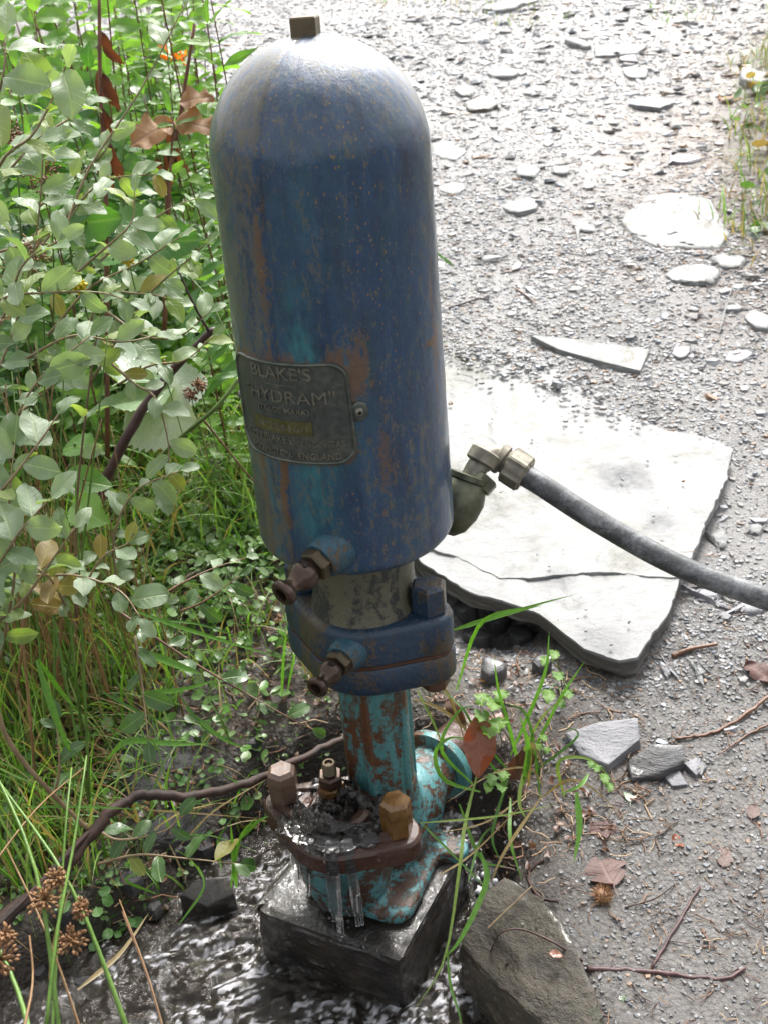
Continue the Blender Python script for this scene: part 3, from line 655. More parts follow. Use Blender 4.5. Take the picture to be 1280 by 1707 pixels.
wpart('ram_body', remesh([bowl, bulb, link_, cb, foot, foot2]+lug, 'ram_body', M['body'], .0036, 5), ram)
FC = Vector((AX, AY, .235))+bd_*.145
wpart('inlet_flange', MB().add(lathe([(.060, -.010), (.064, -.007), (.064, .007), (.060, .010)], FC, bd_, 40)).mesh('inlet_flange', M['column'], True, 40), ram)
wpart('inlet_pipe', MB().add(lathe([(.040, .0), (.040, .09)], FC+bd_*.02, bd_+Vector((0, 0, -.2)), 28)).mesh('inlet_pipe', M['cover'], True, 40), ram)
cov = oval_flange(.082, .034, .090, 90)
wpart('valve_cover', MB().add(prism(cov, [(.004, .292), (0, .296), (0, .322), (.004, .327), (.014, .329), (.020, .329), (.024, .337), (.034, .338), (.040, .333), (.060, .333)], VC, E1, E2)).mesh('valve_cover', M['cover'], True, 35), ram)
pc = wpart('pressure_ring', MB().add(lathe([(.046, .333), (.046, .343), (.040, .347), (.030, .345), (.022, .336)], VC, (0, 0, 1), 40)).mesh('pressure_ring', M['cover'], True, 35), ram)
for s, mt in ((-1, 'boltpale'), (1, 'bolt')):
    c = VC+E1*(s*.0905)
    b = wpart('cover_bolt', MB().add(lathe([(.0205, .327), (.0225, .331), (.0235, .372), (.0220, .384), (.0165, .390)], c, (0, 0, 1), 6, .2 if s > 0 else .5)).mesh('cover_bolt', M[mt], False), ram)
sp = wpart('valve_spindle', MB().add(lathe([(.0185, .340), (.0200, .343), (.0200, .358), (.0185, .361)], VC+Vector((-.01, .03, 0)), (0, 0, 1), 6, .1)).mesh('valve_spindle', M['bolt'], False), ram)
wpart('lock_nut', MB().add(lathe([(.0175, .361), (.0190, .364), (.0190, .378), (.0165, .382)], VC+Vector((-.01, .03, 0)), (0, 0, 1), 6, .5)).mesh('lock_nut', M['bronze'], False), sp)
tp = [(.0105 if k % 2 else .0092, .382+k*.0016) for k in range(12)]+[(.0085, .4025), (.0060, .4025), (.0055, .399)]
wpart('threaded_end', MB().add(lathe(tp, VC+Vector((-.01, .03, 0)), (0, 0, 1), 20)).mesh('threaded_end', M['bronze_green'], True, 50), sp)

# outlet valve and fittings beside the vessel
o1 = Vector(atd(768, 826, 1.42)); o2 = Vector(atd(797, 776, 1.42)); ax = (o2-o1).normalized()
ov = empty('outlet_valve', (0, 0, 0), None, None); ov.parent = ram; ov.location = o1-ram.location
wpart('valve_bulb', MB().add(lathe([(.010, -.055), (.022, -.045), (.031, -.025), (.034, -.004), (.031, .012), (.0265, .021), (.0295, .023), (.0295, .030), (.024, .031)], o1, (ax+Vector((-.10, 0, .25))).normalized(), 36)).mesh('valve_bulb', M['gun'], True, 40), ov)
wpart('hex_collar', MB().add(lathe([(.020, .004), (.0225, .006), (.0225, .022), (.020, .024)], o1+ax*.012+Vector((.012, 0, -.003)), ax+Vector((.25, 0, 0)), 6, .2)).mesh('hex_collar', M['gun'], False), ov)
wpart('branch_pipe', MB().add(tube(spline([o1+Vector((-.01, .0, -.03)), o1+Vector((-.05, .01, -.055)), Vector((AX+.05, AY+.02, .71))], 12), .020, 20)).mesh('branch_pipe', M['gun'], True), ov)

pipe = empty('delivery_pipe', tuple(o2), 'black plastic delivery pipe leaving the pump over the pale slab', 'pipe')
e2 = Vector(atd(822, 757, 1.44)); e3 = Vector(atd(850, 776, 1.435)); 
wpart('elbow_fitting', MB().add(tube(spline([o1+ax*.03, o2, e2+(o2-e2)*.25, e2+(e3-e2)*.35, e3], 18), [.0150]*6+[.0165]*6+[.017]*6, 24)).mesh('elbow_fitting', M['fitting'], True, 60), pipe)
for (c, dr, r0, h, nm) in ((o2+ax*.003, ax, .0215, .020, 'socket_collar'), (e2+(e3-e2)*.22, e3-e2, .0215, .012, 'socket_collar'),):
    wpart(nm, MB().add(lathe([(r0-.003, 0), (r0, .002), (r0, h-.002), (r0-.003, h)], c, dr, 28)).mesh(nm, M['fitting'], True, 40), pipe)
pd = (Vector(atd(900, 808, 1.425))-e3).normalized()
out = []
for k in range(48):
    a = 2*math.pi*k/48; rr = .0265 if (k % 8) in (0, 1) else .0235; out.append((rr*math.cos(a), rr*math.sin(a)))
u, v, a_ = frame_of(pd)
wpart('union_nut', MB().add(prism(out, [(.004, -.006), (0, -.003), (0, .022), (.004, .026)], e3, u, v)).mesh('union_nut', M['fitting'], True, 35), pipe)
hp = [atd(858, 783, 1.43), atd(900, 808, 1.42), atd(1000, 872, 1.405), atd(1130, 943, 1.385), atd(1270, 996, 1.36), atd(1420, 1048, 1.33)]
pe = Vector(hp[-1]); hp += [tuple(pe+Vector((.16, -.06, -.08))), tuple(pe+Vector((.40, -.12, -.28))), tuple(pe+Vector((.75, -.15, -.395)))]
wpart('hose', MB().add(tube(spline(hp, 90), .0152, 24)).mesh('hose', M['hose'], True, 60), pipe)

# ------------------------------------------------------------------ rocks
def rough_mesh(bm_pts, name, mat, seed, bevel=.006, amp=.004, cuts=3, world_off=None, fscale=25):
    bm = bmesh.new()
    for p in bm_pts: bm.verts.new(Vector(p))
    r = bmesh.ops.convex_hull(bm, input=bm.verts)
    bmesh.ops.delete(bm, geom=list({g for g in r['geom_interior']+r['geom_unused'] if isinstance(g, bmesh.types.BMVert)}), context='VERTS')
    bmesh.ops.dissolve_limit(bm, angle_limit=R(6), verts=bm.verts, edges=bm.edges)
    if bevel: bmesh.ops.bevel(bm, geom=list(bm.edges), offset=bevel, segments=2, affect='EDGES', profile=.6)
    bmesh.ops.triangulate(bm, faces=bm.faces)
    if cuts:
        L = max((Vector(p)-Vector(bm_pts[0])).length for p in bm_pts)/(2**cuts*1.2)
        for _ in range(cuts+2):
            es = [e for e in bm.edges if e.calc_length() > L]
            if not es: break
            bmesh.ops.subdivide_edges(bm, edges=es, cuts=1); bmesh.ops.triangulate(bm, faces=[f for f in bm.faces if len(f.verts) > 3])
    bm.normal_update()
    co = np.array([v.co[:] for v in bm.verts]); nn = np.array([v.normal[:] for v in bm.verts])
    d = amp*fbm(co[:, 0]*fscale, co[:, 1]*fscale, co[:, 2]*fscale*1.6, seed, 4)
    lay = np.abs((co[:, 2]*160+2*vnoise(co[:, 0]*12, co[:, 1]*12, 0, seed)) % 2-1)
    d = d-amp*.35*lay*(np.abs(nn[:, 2]) < .6)
    co = co+nn*d[:, None]
    for v, c in zip(bm.verts, co): v.co = c
    me = bpy.data.meshes.new(name); bm.to_mesh(me); bm.free()
    me.polygons.foreach_set('use_smooth', np.full(len(me.polygons), True)); me.set_sharp_from_angle(angle=R(38)); me.materials.append(mat)
    return me
def rock(name, label, cat, top, mat, down=.05, spread=1.08, seed=1, bevel=.005, amp=.004, cuts=3, group=None, shift=(0, 0)):
    T = [np.array(p) for p in top]; c = np.mean(T, axis=0)
    B = [np.array([c[0]+(p[0]-c[0])*spread+shift[0], c[1]+(p[1]-c[1])*spread+shift[1], p[2]-down]) for p in T]
    me = rough_mesh(T+B, name, M[mat], seed, bevel, amp, cuts)
    o = link(name, me); base = Vector((c[0], c[1], c[2]-down)); me.transform(Matrix.Translation(-base)); o.location = base
    return tag(o, label, cat, group)
# black block under the pump
F0 = Vector((-.031, 1.003)); eL = Vector((-.211, .108)); eR = Vector((.118, .205))
T = [(F0.x, F0.y, .158), (F0.x+eL.x, F0.y+eL.y, .160), (F0.x+eR.x, F0.y+eR.y, .160), (F0.x+eL.x+eR.x, F0.y+eL.y+eR.y, .161), (F0.x+eL.x-.006, F0.y+eL.y-.004+.03, .155)]
rock('stone_block', 'wet black squared stone block under the pump in the stream', 'stone block', T, 'block', .18, 1.03, 3, .011, .006, 5)
# boulder at lower right
def Z(l): return [atz(u, v, z) for u, v, z in l]
def H(l): return [tuple(on_ground(u, v, h)) for u, v, h in l]
rock('boulder', 'large olive brown wet boulder at the stream edge right of the block', 'boulder', Z([(762, 1575, .125), (790, 1500, .165), (840, 1462, .182), (900, 1490, .19), (955, 1570, .188), (990, 1650, .172), (1005, 1700, .158), (985, 1790, .14), (880, 1640, .135), (800, 1592, .12), (765, 1625, .06), (840, 1740, .05), (900, 1800, .05)]), 'rock_moss', .14, 1.03, 5, .006, .008, 5)
rock('slate_rock', 'grey layered slate chunk half buried in the grit right of the grass', 'stone', H([(942, 1222, .022), (990, 1205, .026), (1062, 1196, .028), (1066, 1232, .026), (1012, 1276, .018), (965, 1258, .018)]), 'rock_grey', .05, 1.1, 6, .003, .003, 3)
rock('dark_stone', 'dark wet ridged stone lying on the grit beside the small flat slate chip', 'stone', H([(1045, 1268, .022), (1085, 1240, .036), (1140, 1240, .03), (1142, 1268, .025), (1100, 1290, .018), (1052, 1300, .015)]), 'rock_dark', .04, 1.05, 7, .004, .003, 3)
rock('slate_chip', 'small flat four-sided slate chip touching the dark ridged stone', 'stone', H([(1105, 1293, .012), (1132, 1284, .014), (1146, 1308, .010), (1120, 1310, .010)]), 'rock_grey', .012, 1.02, 8, .001, .001, 1)
rock('slate_chip', 'thin grey slate chip right of the dark ridged stone', 'stone', H([(1140, 1272, .01), (1160, 1262, .012), (1178, 1278, .01), (1160, 1292, .01)]), 'rock_grey', .010, 1.02, 9, .001, .001, 1)
rock('bank_stone', 'broad dark wet flat stone set in the left bank above the dark branch', 'stone', H([(158, 1262, .006), (190, 1215, .012), (250, 1190, .014), (330, 1200, .010), (362, 1240, .006), (330, 1300, .008), (240, 1340, .012), (180, 1330, .010)]), 'rock_wet', .10, 1.06, 10, .010, .007, 4)
rock('bank_stone', 'dark flat stone partly under the branch left of the pump foot', 'stone', H([(205, 1385, .006), (270, 1352, .010), (340, 1345, .012), (395, 1358, .006), (370, 1400, .010), (300, 1412, .012), (240, 1408, .008)]), 'rock_wet', .09, 1.06, 11, .008, .005, 3)
rock('bank_stone', 'small shiny black stone at the water edge below the round green leaf', 'stone', Z([(298, 1492, .09), (330, 1465, .105), (385, 1460, .105), (392, 1490, .09), (345, 1512, .08)]), 'block', .08, 1.05, 12, .004, .003, 3)
rock('bank_stone', 'grey stone in the bare left soil near the upper drain cock', 'stone', Z([(390, 770, .25), (415, 760, .25), (425, 790, .24), (395, 800, .24)]), 'rock_dark', .04, 1.05, 13, .004, .003, 2)
hol = [((775, 1020), 'dark rounded stone in the hollow under the slab nearest the blue flange', 38), ((830, 1045), 'middle dark stone in the hollow under the pale slab', 34), ((795, 1075), 'lower dark stone beside the blue flange under the slab', 36), ((870, 1070), 'dark angular stone under the lip of the pale slab', 34), ((900, 1120), 'grey pebble stone in the grit just below the slab lip', 26), ((820, 1130), 'dark stone behind the grass tuft right of the pump column', 34)]
for k, ((u, v), lb, s) in enumerate(hol):
    p = on_ground(u, v); s = s*1.6/F
    T = [(p[0]+s*math.cos(a)*random.uniform(.7, 1.1), p[1]+s*math.sin(a)*random.uniform(.7, 1.1), p[2]+.025+random.uniform(-.008, .012)) for a in np.linspace(0, 5.4, 6)]
    rock('hollow_stone', lb, 'stone', T, 'rock_dark', .06, 1.15, 20+k, .006, .003, 2)

# pale slab (two strata)
def slab_z(x, y): return .247+.118*(y-1.5)
def at_slab(u, v, dz=0):
    k = ray(u, v); # plane z = .247+dz+.118(y-1.5)
    t = (.247+dz-.177-CH)/(k[2]-.118*k[1]); return EYE+k*t
def slab_layer(pxs, dz_top, thick, seed, jit, mat, fade=True):
    P = [at_slab(u, v, dz_top) for u, v in pxs]; poly = resample([(p[0], p[1]) for p in P], 260)
    c = np.mean(np.array(poly), axis=0); n = len(poly); po = np.array(poly)-c
    nrm = po/np.linalg.norm(po, axis=1)[:, None]
    ang = np.arange(n)
    j = jit*fbm(po[:, 0]*30, po[:, 1]*30, 0, seed, 4)+jit*.6*vnoise(po[:, 0]*120, po[:, 1]*120, 0, seed+3)
    po = po+nrm*j[:, None]
    V = []; rings = [(1.0, 1), (.997, 1)]+[(k, 1) for k in np.linspace(.985, .02, 60)]
    for i, (k, _) in enumerate(rings):
        x = c[0]+po[:, 0]*k; y = c[1]+po[:, 1]*k
        z = slab_z(x, y)+dz_top+.0035*fbm(x*5, y*5, 0, seed, 3)+.0014*fbm(x*40, y*40, 0, seed+1, 4)-.0025*sstep(.0, .12, fbm(x*9+3, y*5, 0, seed+9, 4))
        if i == 0: z = z-.003-.002*np.abs(fbm(x*50, y*50, 0, seed+2, 3))
        V.append(np.stack([x, y, z], -1))
    sides = []
    for q in np.linspace(.12, 1, 7):
        off = -.004*q+.006*vnoise(po[:, 0]*20, po[:, 1]*20, np.full(n, q*7.), seed+5)*q
        x = c[0]+po[:, 0]+nrm[:, 0]*off; y = c[1]+po[:, 1]+nrm[:, 1]*off
        sides.append(np.stack([x, y, slab_z(x, y)+dz_top-.003-thick*q], -1))
    A = sides[::-1]+V; m = len(A); V = np.concatenate(A); idx = np.arange(m*n).reshape(m, n); nx_ = np.roll(idx, -1, 1)
    Fc = np.stack([idx[:-1], nx_[:-1], nx_[1:], idx[1:]], -1).reshape(-1, 4)
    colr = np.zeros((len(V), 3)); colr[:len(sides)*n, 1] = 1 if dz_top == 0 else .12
    w1 = at_slab(1042, 795, dz_top); colr[:, 0] = 1.0*np.exp(-((V[:, 0]-w1[0])/.060)**4-((V[:, 1]-w1[1])/.055)**4)
    for (u, v, s) in ((1220, 765, .02), (1095, 870, .03), (1110, 868, .02), (1000, 1075, .05), (930, 965, .03)):
        w1 = at_slab(u, v, dz_top); colr[:, 0] += .6*np.exp(-((V[:, 0]-w1[0])/s)**2-((V[:, 1]-w1[1])/s)**2)
    # Faces wound inwards for a clockwise outline: fix with bmesh
    me = mesh_np('slab', V, Fc, mat, True, colr)
    bm = bmesh.new(); bm.from_mesh(me); bmesh.ops.holes_fill(bm, edges=[e for e in bm.edges if e.is_boundary]); bmesh.ops.recalc_face_normals(bm, faces=bm.faces); bm.to_mesh(me); bm.free()
    me.set_sharp_from_angle(angle=R(50)); return me
slab = empty('stone_slab', tuple(at_slab(980, 850)), 'big pale flat stone slab with jagged near edge under the black pipe', 'stone slab')
lower_px = [(640, 860), (700, 935), (780, 985), (850, 1005), (900, 1022), (935, 1052), (975, 1083), (1030, 1102), (1062, 1097), (1085, 1062), (1112, 1025), (1136, 955), (1100, 800), (900, 640), (640, 600)]
upper_px = [(560, 800), (690, 905), (760, 928), (830, 962), (900, 962), (1000, 955), (1138, 962), (1172, 880), (1212, 800), (1222, 748), (1180, 728), (1110, 715), (1040, 690), (960, 640), (900, 600), (760, 585), (620, 600)]
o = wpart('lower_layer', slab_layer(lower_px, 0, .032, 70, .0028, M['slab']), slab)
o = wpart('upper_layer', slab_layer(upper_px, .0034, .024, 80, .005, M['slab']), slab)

# stones on the path (measured centre, width, height in the picture, turn, thickness)
PS = [(1130, 374, 170, 92, 10, .02, 'rock_pale', 'largest flat white stone lying on the upper path'),
 (1152, 463, 92, 32, -5, .03, 'rock_pale', 'pale layered slate stone right below the largest white stone'),
 (1212, 438, 50, 24, 10, .02, 'rock_pale', 'small white stone between the largest white stone and the right edge'),
 (870, 346, 62, 24, 5, .02, 'rock_pale', 'oval white stone on the path level with the top of the nameplate side'),
 (878, 288, 42, 20, 0, .018, 'rock_pale', 'white lump of stone above the oval white stone'),
 (935, 284, 34, 14, 0, .015, 'rock_pale', 'small pale stone just right of the white lump'),
 (745, 252, 56, 30, 20, .012, 'rock_pale', 'white flake right beside the dome of the pump'),
 (752, 316, 46, 20, 15, .012, 'rock_pale', 'narrow white flake touching the right outline of the pump'),
 (975, 382, 30, 22, 30, .02, 'rock_pale', 'chunky pale stone in the middle of the path'),
 (802, 178, 68, 20, 12, .035, 'rock_moss', 'mossy olive slate on the path right of the dome'),
 (1030, 88, 104, 15, 8, .035, 'rock_pale', 'long thin pale slate sliver high on the path'),
 (1048, 101, 36, 12, 20, .03, 'rock_grey', 'short slate flake just below the long thin sliver'),
 (1084, 178, 70, 16, -8, .04, 'rock_grey', 'dark edged slate with green moss on the upper right path'),
 (838, 126, 52, 14, 10, .03, 'rock_pale', 'pale thin slate above the mossy olive slate'),
 (772, 155, 34, 18, 30, .03, 'rock_pale', 'pale stone nearest the dome, above the mossy slate'),
 (960, 78, 26, 20, 40, .05, 'rock_pale', 'blocky pale stone left of the long thin sliver'),
 (836, 14, 66, 12, 12, .04, 'rock_pale', 'white slab stone at the top edge of the path'),
 (872, 4, 44, 12, 5, .04, 'rock_pale', 'topmost white stone cut by the top edge of the picture'),
 (1266, 541, 44, 34, 15, .025, 'rock_pale', 'pale stone cut by the right edge beside the gravel'),
 (1222, 518, 36, 12, 10, .02, 'rock_pale', 'small flat pale stone left of the one cut by the right edge'),
 (1232, 597, 60, 22, 20, .012, 'rock_grey', 'flat brownish slate near the right edge above the pipe'),
 (1258, 135, 50, 26, 20, .05, 'rock_pale', 'pale stone under the leaves at the right bank'),
 (1140, 268, 50, 14, 0, .02, 'rock_grey', 'flat grey stone beside the right bank leaves'),
 (1060, 125, 44, 18, 5, .02, 'rock_pale', 'white patch stone below the long thin sliver'),
 (972, 812-230, 20, 12, 0, .012, 'rock_pale', 'small white pebble right of the long diagonal slate'),
 (818, 432, 40, 10, 0, .012, 'rock_pale', 'thin white flake on the gravel above the slab'),
 (1135, 590, 40, 18, 30, .012, 'rock_grey', 'grey slate piece right of the long diagonal slate'),
 (1200, 905, 34, 26, 30, .016, 'rock_pale', 'pale stone right of the slab between slab and pipe'),
 (1258, 888, 28, 18, 10, .012, 'rock_pale', 'small pale chip by the right edge above the pipe'),
 (1180, 995, 46, 26, -10, .02, 'rock_grey', 'grey flat stone under the pipe right of the slab'),
 (1255, 1020, 46, 18, 10, .016, 'rock_grey', 'dark grey flat stone under the pipe at the right edge'),
 (1168, 1125, 18, 17, 0, .012, 'rock_pale', 'round tan pebble below the slab corner'),
 (1110, 1120, 22, 20, 60, .01, 'rock_grey', 'upright blue grey chip left of the round tan pebble')]
def path_stone(u, v, wpx, hpx, rot, th, mat, label, seed, dz=0.0):
    p = on_ground(u, v, dz); d = float((p-EYE)@(-_cz)); el = math.asin(abs((p-EYE)[2])/np.linalg.norm(p-EYE))+.12
    a = wpx*d/F/2; b = hpx*d/F/2/max(.15, math.sin(el)); rr = random.Random(seed)
    T = []
    for t in sorted((q_+rr.uniform(-.25, .25))*2*math.pi/15 for q_ in range(15)):
        k = rr.uniform(.74, 1.1); x = a*k*math.cos(t); y = b*k*math.sin(t); x, y = x*math.cos(R(rot))-y*math.sin(R(rot))*.5, x*math.sin(R(rot))+y*math.cos(R(rot))
        T.append((p[0]+x, p[1]+y, g1(p[0], p[1])+.14*y+th*rr.uniform(.75, 1.05)+dz))
    T = [(x, y, z-th*.45) for x, y, z in T]
    s = rock('path_stone', label, 'stone', T, mat, th+.02, 1.12, 100+seed, min(.007, th*.4), .005, 2 if wpx < 60 else 4); return s
for k, a in enumerate(PS): path_stone(*a, seed=k)
# dark cobbles along the water's edge
rc = random.Random(12)
for k in range(30):
    e = STREAM[rc.choice([2, 3, 4, 1, 5])]; x = e[0]+rc.gauss(0, .05); y = e[1]+rc.gauss(0, .05); s = rc.uniform(.010, .024); z = max(g1(x, y), .035)
    T = [(x+s*math.cos(a)*rc.uniform(.6, 1.1), y+s*math.sin(a)*rc.uniform(.6, 1.1), z+rc.uniform(.3, .8)*s) for a in (0, 1.2, 2.3, 3.6, 5)]
    rock('edge_cobble', "small dark wet cobble at the stream's edge", 'stone', T, 'rock_wet', s*1.2, 1.2, 300+k, s*.2, .0015, 1, "small dark cobbles along the water's edge")
# the long diagonal slate above the slab
T = [tuple(on_ground(u, v)+np.array([0, 0, .018])) for u, v in ((884, 569), (940, 574), (1010, 590), (1082, 592), (1066, 628), (1000, 612), (930, 592))]
rock('path_slate', 'long thin slate lying diagonally on the gravel above the slab', 'stone', T, 'rock_pale', .03, 1.0, 140, .002, .002, 3)

# ------------------------------------------------------------------ batch scatter of small stuff
def rotmats(n, tilt=.35, full=False):
    yaw = rng.uniform(0, 2*math.pi, n); a = rng.normal(0, tilt, n); b = rng.normal(0, tilt, n)
    if full: a = rng.uniform(-math.pi, math.pi, n)
    cy, sy, ca, sa, cb_, sb = np.cos(yaw), np.sin(yaw), np.cos(a), np.sin(a), np.cos(b), np.sin(b)
    Rz = np.zeros((n, 3, 3)); Rz[:, 0, 0] = cy; Rz[:, 0, 1] = -sy; Rz[:, 1, 0] = sy; Rz[:, 1, 1] = cy; Rz[:, 2, 2] = 1
    Rx = np.zeros((n, 3, 3)); Rx[:, 0, 0] = 1; Rx[:, 1, 1] = ca; Rx[:, 1, 2] = -sa; Rx[:, 2, 1] = sa; Rx[:, 2, 2] = ca
    Ry = np.zeros((n, 3, 3)); Ry[:, 1, 1] = 1; Ry[:, 0, 0] = cb_; Ry[:, 0, 2] = sb; Ry[:, 2, 0] = -sb; Ry[:, 2, 2] = cb_
    return Rx @ Ry @ Rz
def scatter(name, temps, pos, scale, rot, colr, mat, smooth=False):
    """temps: list of (V, F array same k)"""
    n = len(pos); which = rng.integers(0, len(temps), n); VV = []; FF = []; CC = []; off = 0
    for k, (tv, tf) in enumerate(temps):
        s = np.where(which == k)[0]
        if not len(s): continue
        v = np.einsum('nij,nvj->nvi', rot[s], tv[None]*scale[s][:, None, :])+pos[s][:, None, :]
        m = len(tv); f = tf[None]+(np.arange(len(s))*m)[:, None, None]+off
        VV.append(v.reshape(-1, 3)); FF.append(f.reshape(-1, tf.shape[1])); CC.append(np.repeat(colr[s], m, 0)); off += m*len(s)
    return mesh_np(name, np.concatenate(VV), np.concatenate(FF), mat, smooth, np.concatenate(CC))
def chip_template(seed):
    r = np.random.default_rng(seed); n = 5; V = []
    for z, k in ((-.5, 1.), (.5, .8)):
        for t in np.linspace(0, 2*math.pi, n, endpoint=False): V.append((k*r.uniform(.6, 1.1)*math.cos(t)*.5, k*r.uniform(.6, 1.1)*math.sin(t)*.5, z*r.uniform(.7, 1.2)))
    Fc = []
    for k in range(n): k2 = (k+1) % n; Fc += [(k, k2, n+k2), (k, n+k2, n+k)]
    for k in range(1, n-1): Fc += [(n, n+k, n+k+1)]
    return np.array(V), np.array(Fc)
CH_T = [chip_template(s) for s in range(8)]
SL = [tuple(at_slab(u, v)[:2]) for u, v in upper_px]; SLL = [tuple(at_slab(u, v)[:2]) for u, v in lower_px]
def pebble_batch(name, label, y0, y1, n, smin, smax, xl, xr, dark=0., slab_ok=.02, pale=.2, keepfn=None, cat=None):
    y = np.sqrt(rng.uniform(y0**2, y1**2, n)); x = rng.uniform(0, 1, n); L, Rr = xl(y), xr(y); x = L+x*(Rr-L)
    s = smin+(smax-smin)*rng.power(.45, n); s *= (y0+(y-y0)*1.0)/y0*.55+.45
    z = G(x, y)
    ins = np.minimum(sdf_poly(x, y, SL), sdf_poly(x, y, SLL)); k = (sdf_poly(x, y, STREAM) > -.01)
    far = sstep(-.17+.1*fbm(x*8, y*8, 0, 19, 3), -.0, sdf_poly(x, y, SL))*sstep(2.2, 2.75, y)
    k &= (ins > .004) | (rng.uniform(0, 1, n) < slab_ok+1.1*far)
    k &= rng.uniform(0, 1, n) > soil_mask(x, y)*.93
    if keepfn is not None: k &= keepfn(x, y)
    x, y, s, z, ins = x[k], y[k], s[k], z[k], ins[k]; m = len(x)
    z = np.where(ins < 0, np.maximum(z, slab_z(x, y)+.011+.001), z)
    s = np.where((ins < 0) & (y < 2.3), s*.6, s)
    fl_ = np.clip(1.15-.22*(y-1.5), .45, 1.1); sc3 = np.stack([s*rng.uniform(.8, 1.5, m), s*rng.uniform(.6, 1.1, m), s*rng.uniform(.16, .42, m)*fl_], -1)
    v = rng.uniform(.13, .25, m)*(1-dark); v = np.where(rng.uniform(0, 1, m) < pale, rng.uniform(.22, .34, m), v)
    warm = rng.normal(0, .05, m); c = np.stack([v*(1+warm), v, v*(1.03-warm)], -1)
    br = rng.uniform(0, 1, m) < .06; c[br] = np.array([.17, .11, .07])*rng.uniform(.6, 1.3, (br.sum(), 1))
    me = scatter(name, CH_T, np.stack([x, y, z+s*.02], -1), sc3, rotmats(m, .15), c, M['pebble']); o = link(name, me); tag(o, label, kind='stuff'); return o
xl = lambda y: path_left(y)-.05; xr = lambda y: np.minimum(path_right(y)+.3, .62*y+.45)
pebble_batch('gravel', 'fine slate grit and small chips in the wet mud at lower right', .75, 1.7, 17000, .0025, .0085, xl, xr, .38, .012, .03)
pebble_batch('gravel', 'grey slate gravel chips beside and above the pale slab', 1.5, 4.4, 62000, .005, .015, xl, xr, 0., .018, .14, lambda x, y: rng.uniform(0, 1, len(x)) < sstep(4.4, 3.0, y)*np.clip(.75+1.3*fbm(x*2.5, y*2, 0, 101, 4), .15, 1))
pebble_batch('gravel', 'distant grey slate gravel covering the rising path', 2.5, 8.5, 52000, .008, .017, xl, xr, -.25, .2, .12, lambda x, y: rng.uniform(0, 1, len(x)) < sstep(2.4, 3.9, y)*np.clip(.8+1.5*fbm(x*1.6, y*1.1, 0, 102, 4), .12, 1))  # raised tint puts the far path's overexposed brightness into the chip colour
pebble_batch('gravel', 'larger flat slate chips scattered over the path', 1.3, 7, 1900, .014, .032, xl, xr, .0, .0, .3)

# brown bits: needles, twigs
def twig_template(seed):
    r = np.random.default_rng(seed); c = r.normal(0, .12, 4); V = []
    for i, t in enumerate(np.linspace(-.5, .5, 4)):
        for a in (0, 2.1, 4.2): V.append((t, c[i]+.5*math.cos(a)*.06, .5*math.sin(a)*.06))
    Fc = [(i*3+k, i*3+(k+1) % 3, (i+1)*3+(k+1) % 3, (i+1)*3+k) for i in range(3) for k in range(3)]
    return np.array(V), np.array(Fc)
TW = [twig_template(s) for s in range(5)]
def litter_batch(label, n, x0, x1, y0, y1, lmin, lmax, fn=None, cols=None):
    y = rng.uniform(y0, y1, n); x = rng.uniform(x0, x1, n); k = sdf_poly(x, y, STREAM) > -.005
    if fn is not None: k &= fn(x, y)
    ins = sdf_poly(x, y, SL); k &= (ins > 0) | (rng.uniform(0, 1, n) < .15)
    x, y = x[k], y[k]; m = len(x); L = rng.uniform(lmin, lmax, m); z = np.where(sdf_poly(x, y, SL) < 0, slab_z(x, y)+.013, G(x, y)+.003)
    v = rng.uniform(.5, 1.4, (m, 1)); base = np.array([[.16, .075, .04], [.22, .13, .07], [.07, .04, .03], [.28, .2, .12]])[rng.integers(0, 4, m)]
    me = scatter('litter', TW, np.stack([x, y, z], -1), np.stack([L, L, np.minimum(L, .03)], -1), rotmats(m, .12), base*v, M['litter'], True)
    tag(link('plant_litter', me), label, kind='stuff')
litter_batch('brown needles and stalk bits on the grit at lower right', 700, .15, .8, .8, 1.7, .008, .035)
litter_batch('brown dead stalks strewn on the dark left bank', 1700, -.9, .1, 1.2, 2.3, .012, .07)
litter_batch('dead stalks and roots in the wet soil right of the pump column', 330, .05, .42, 1.15, 1.65, .012, .06)
litter_batch('brown bits of twig scattered on the gravel path', 900, .2, 2.5, 1.7, 4.5, .015, .05)
litter_batch('straw and needles along the right bank of the path', 4200, .5, 3.0, 2.6, 6, .03, .09, lambda x, y: rng.uniform(0, 1, len(x)) < sstep(-.8, .2, x-path_right(y)))

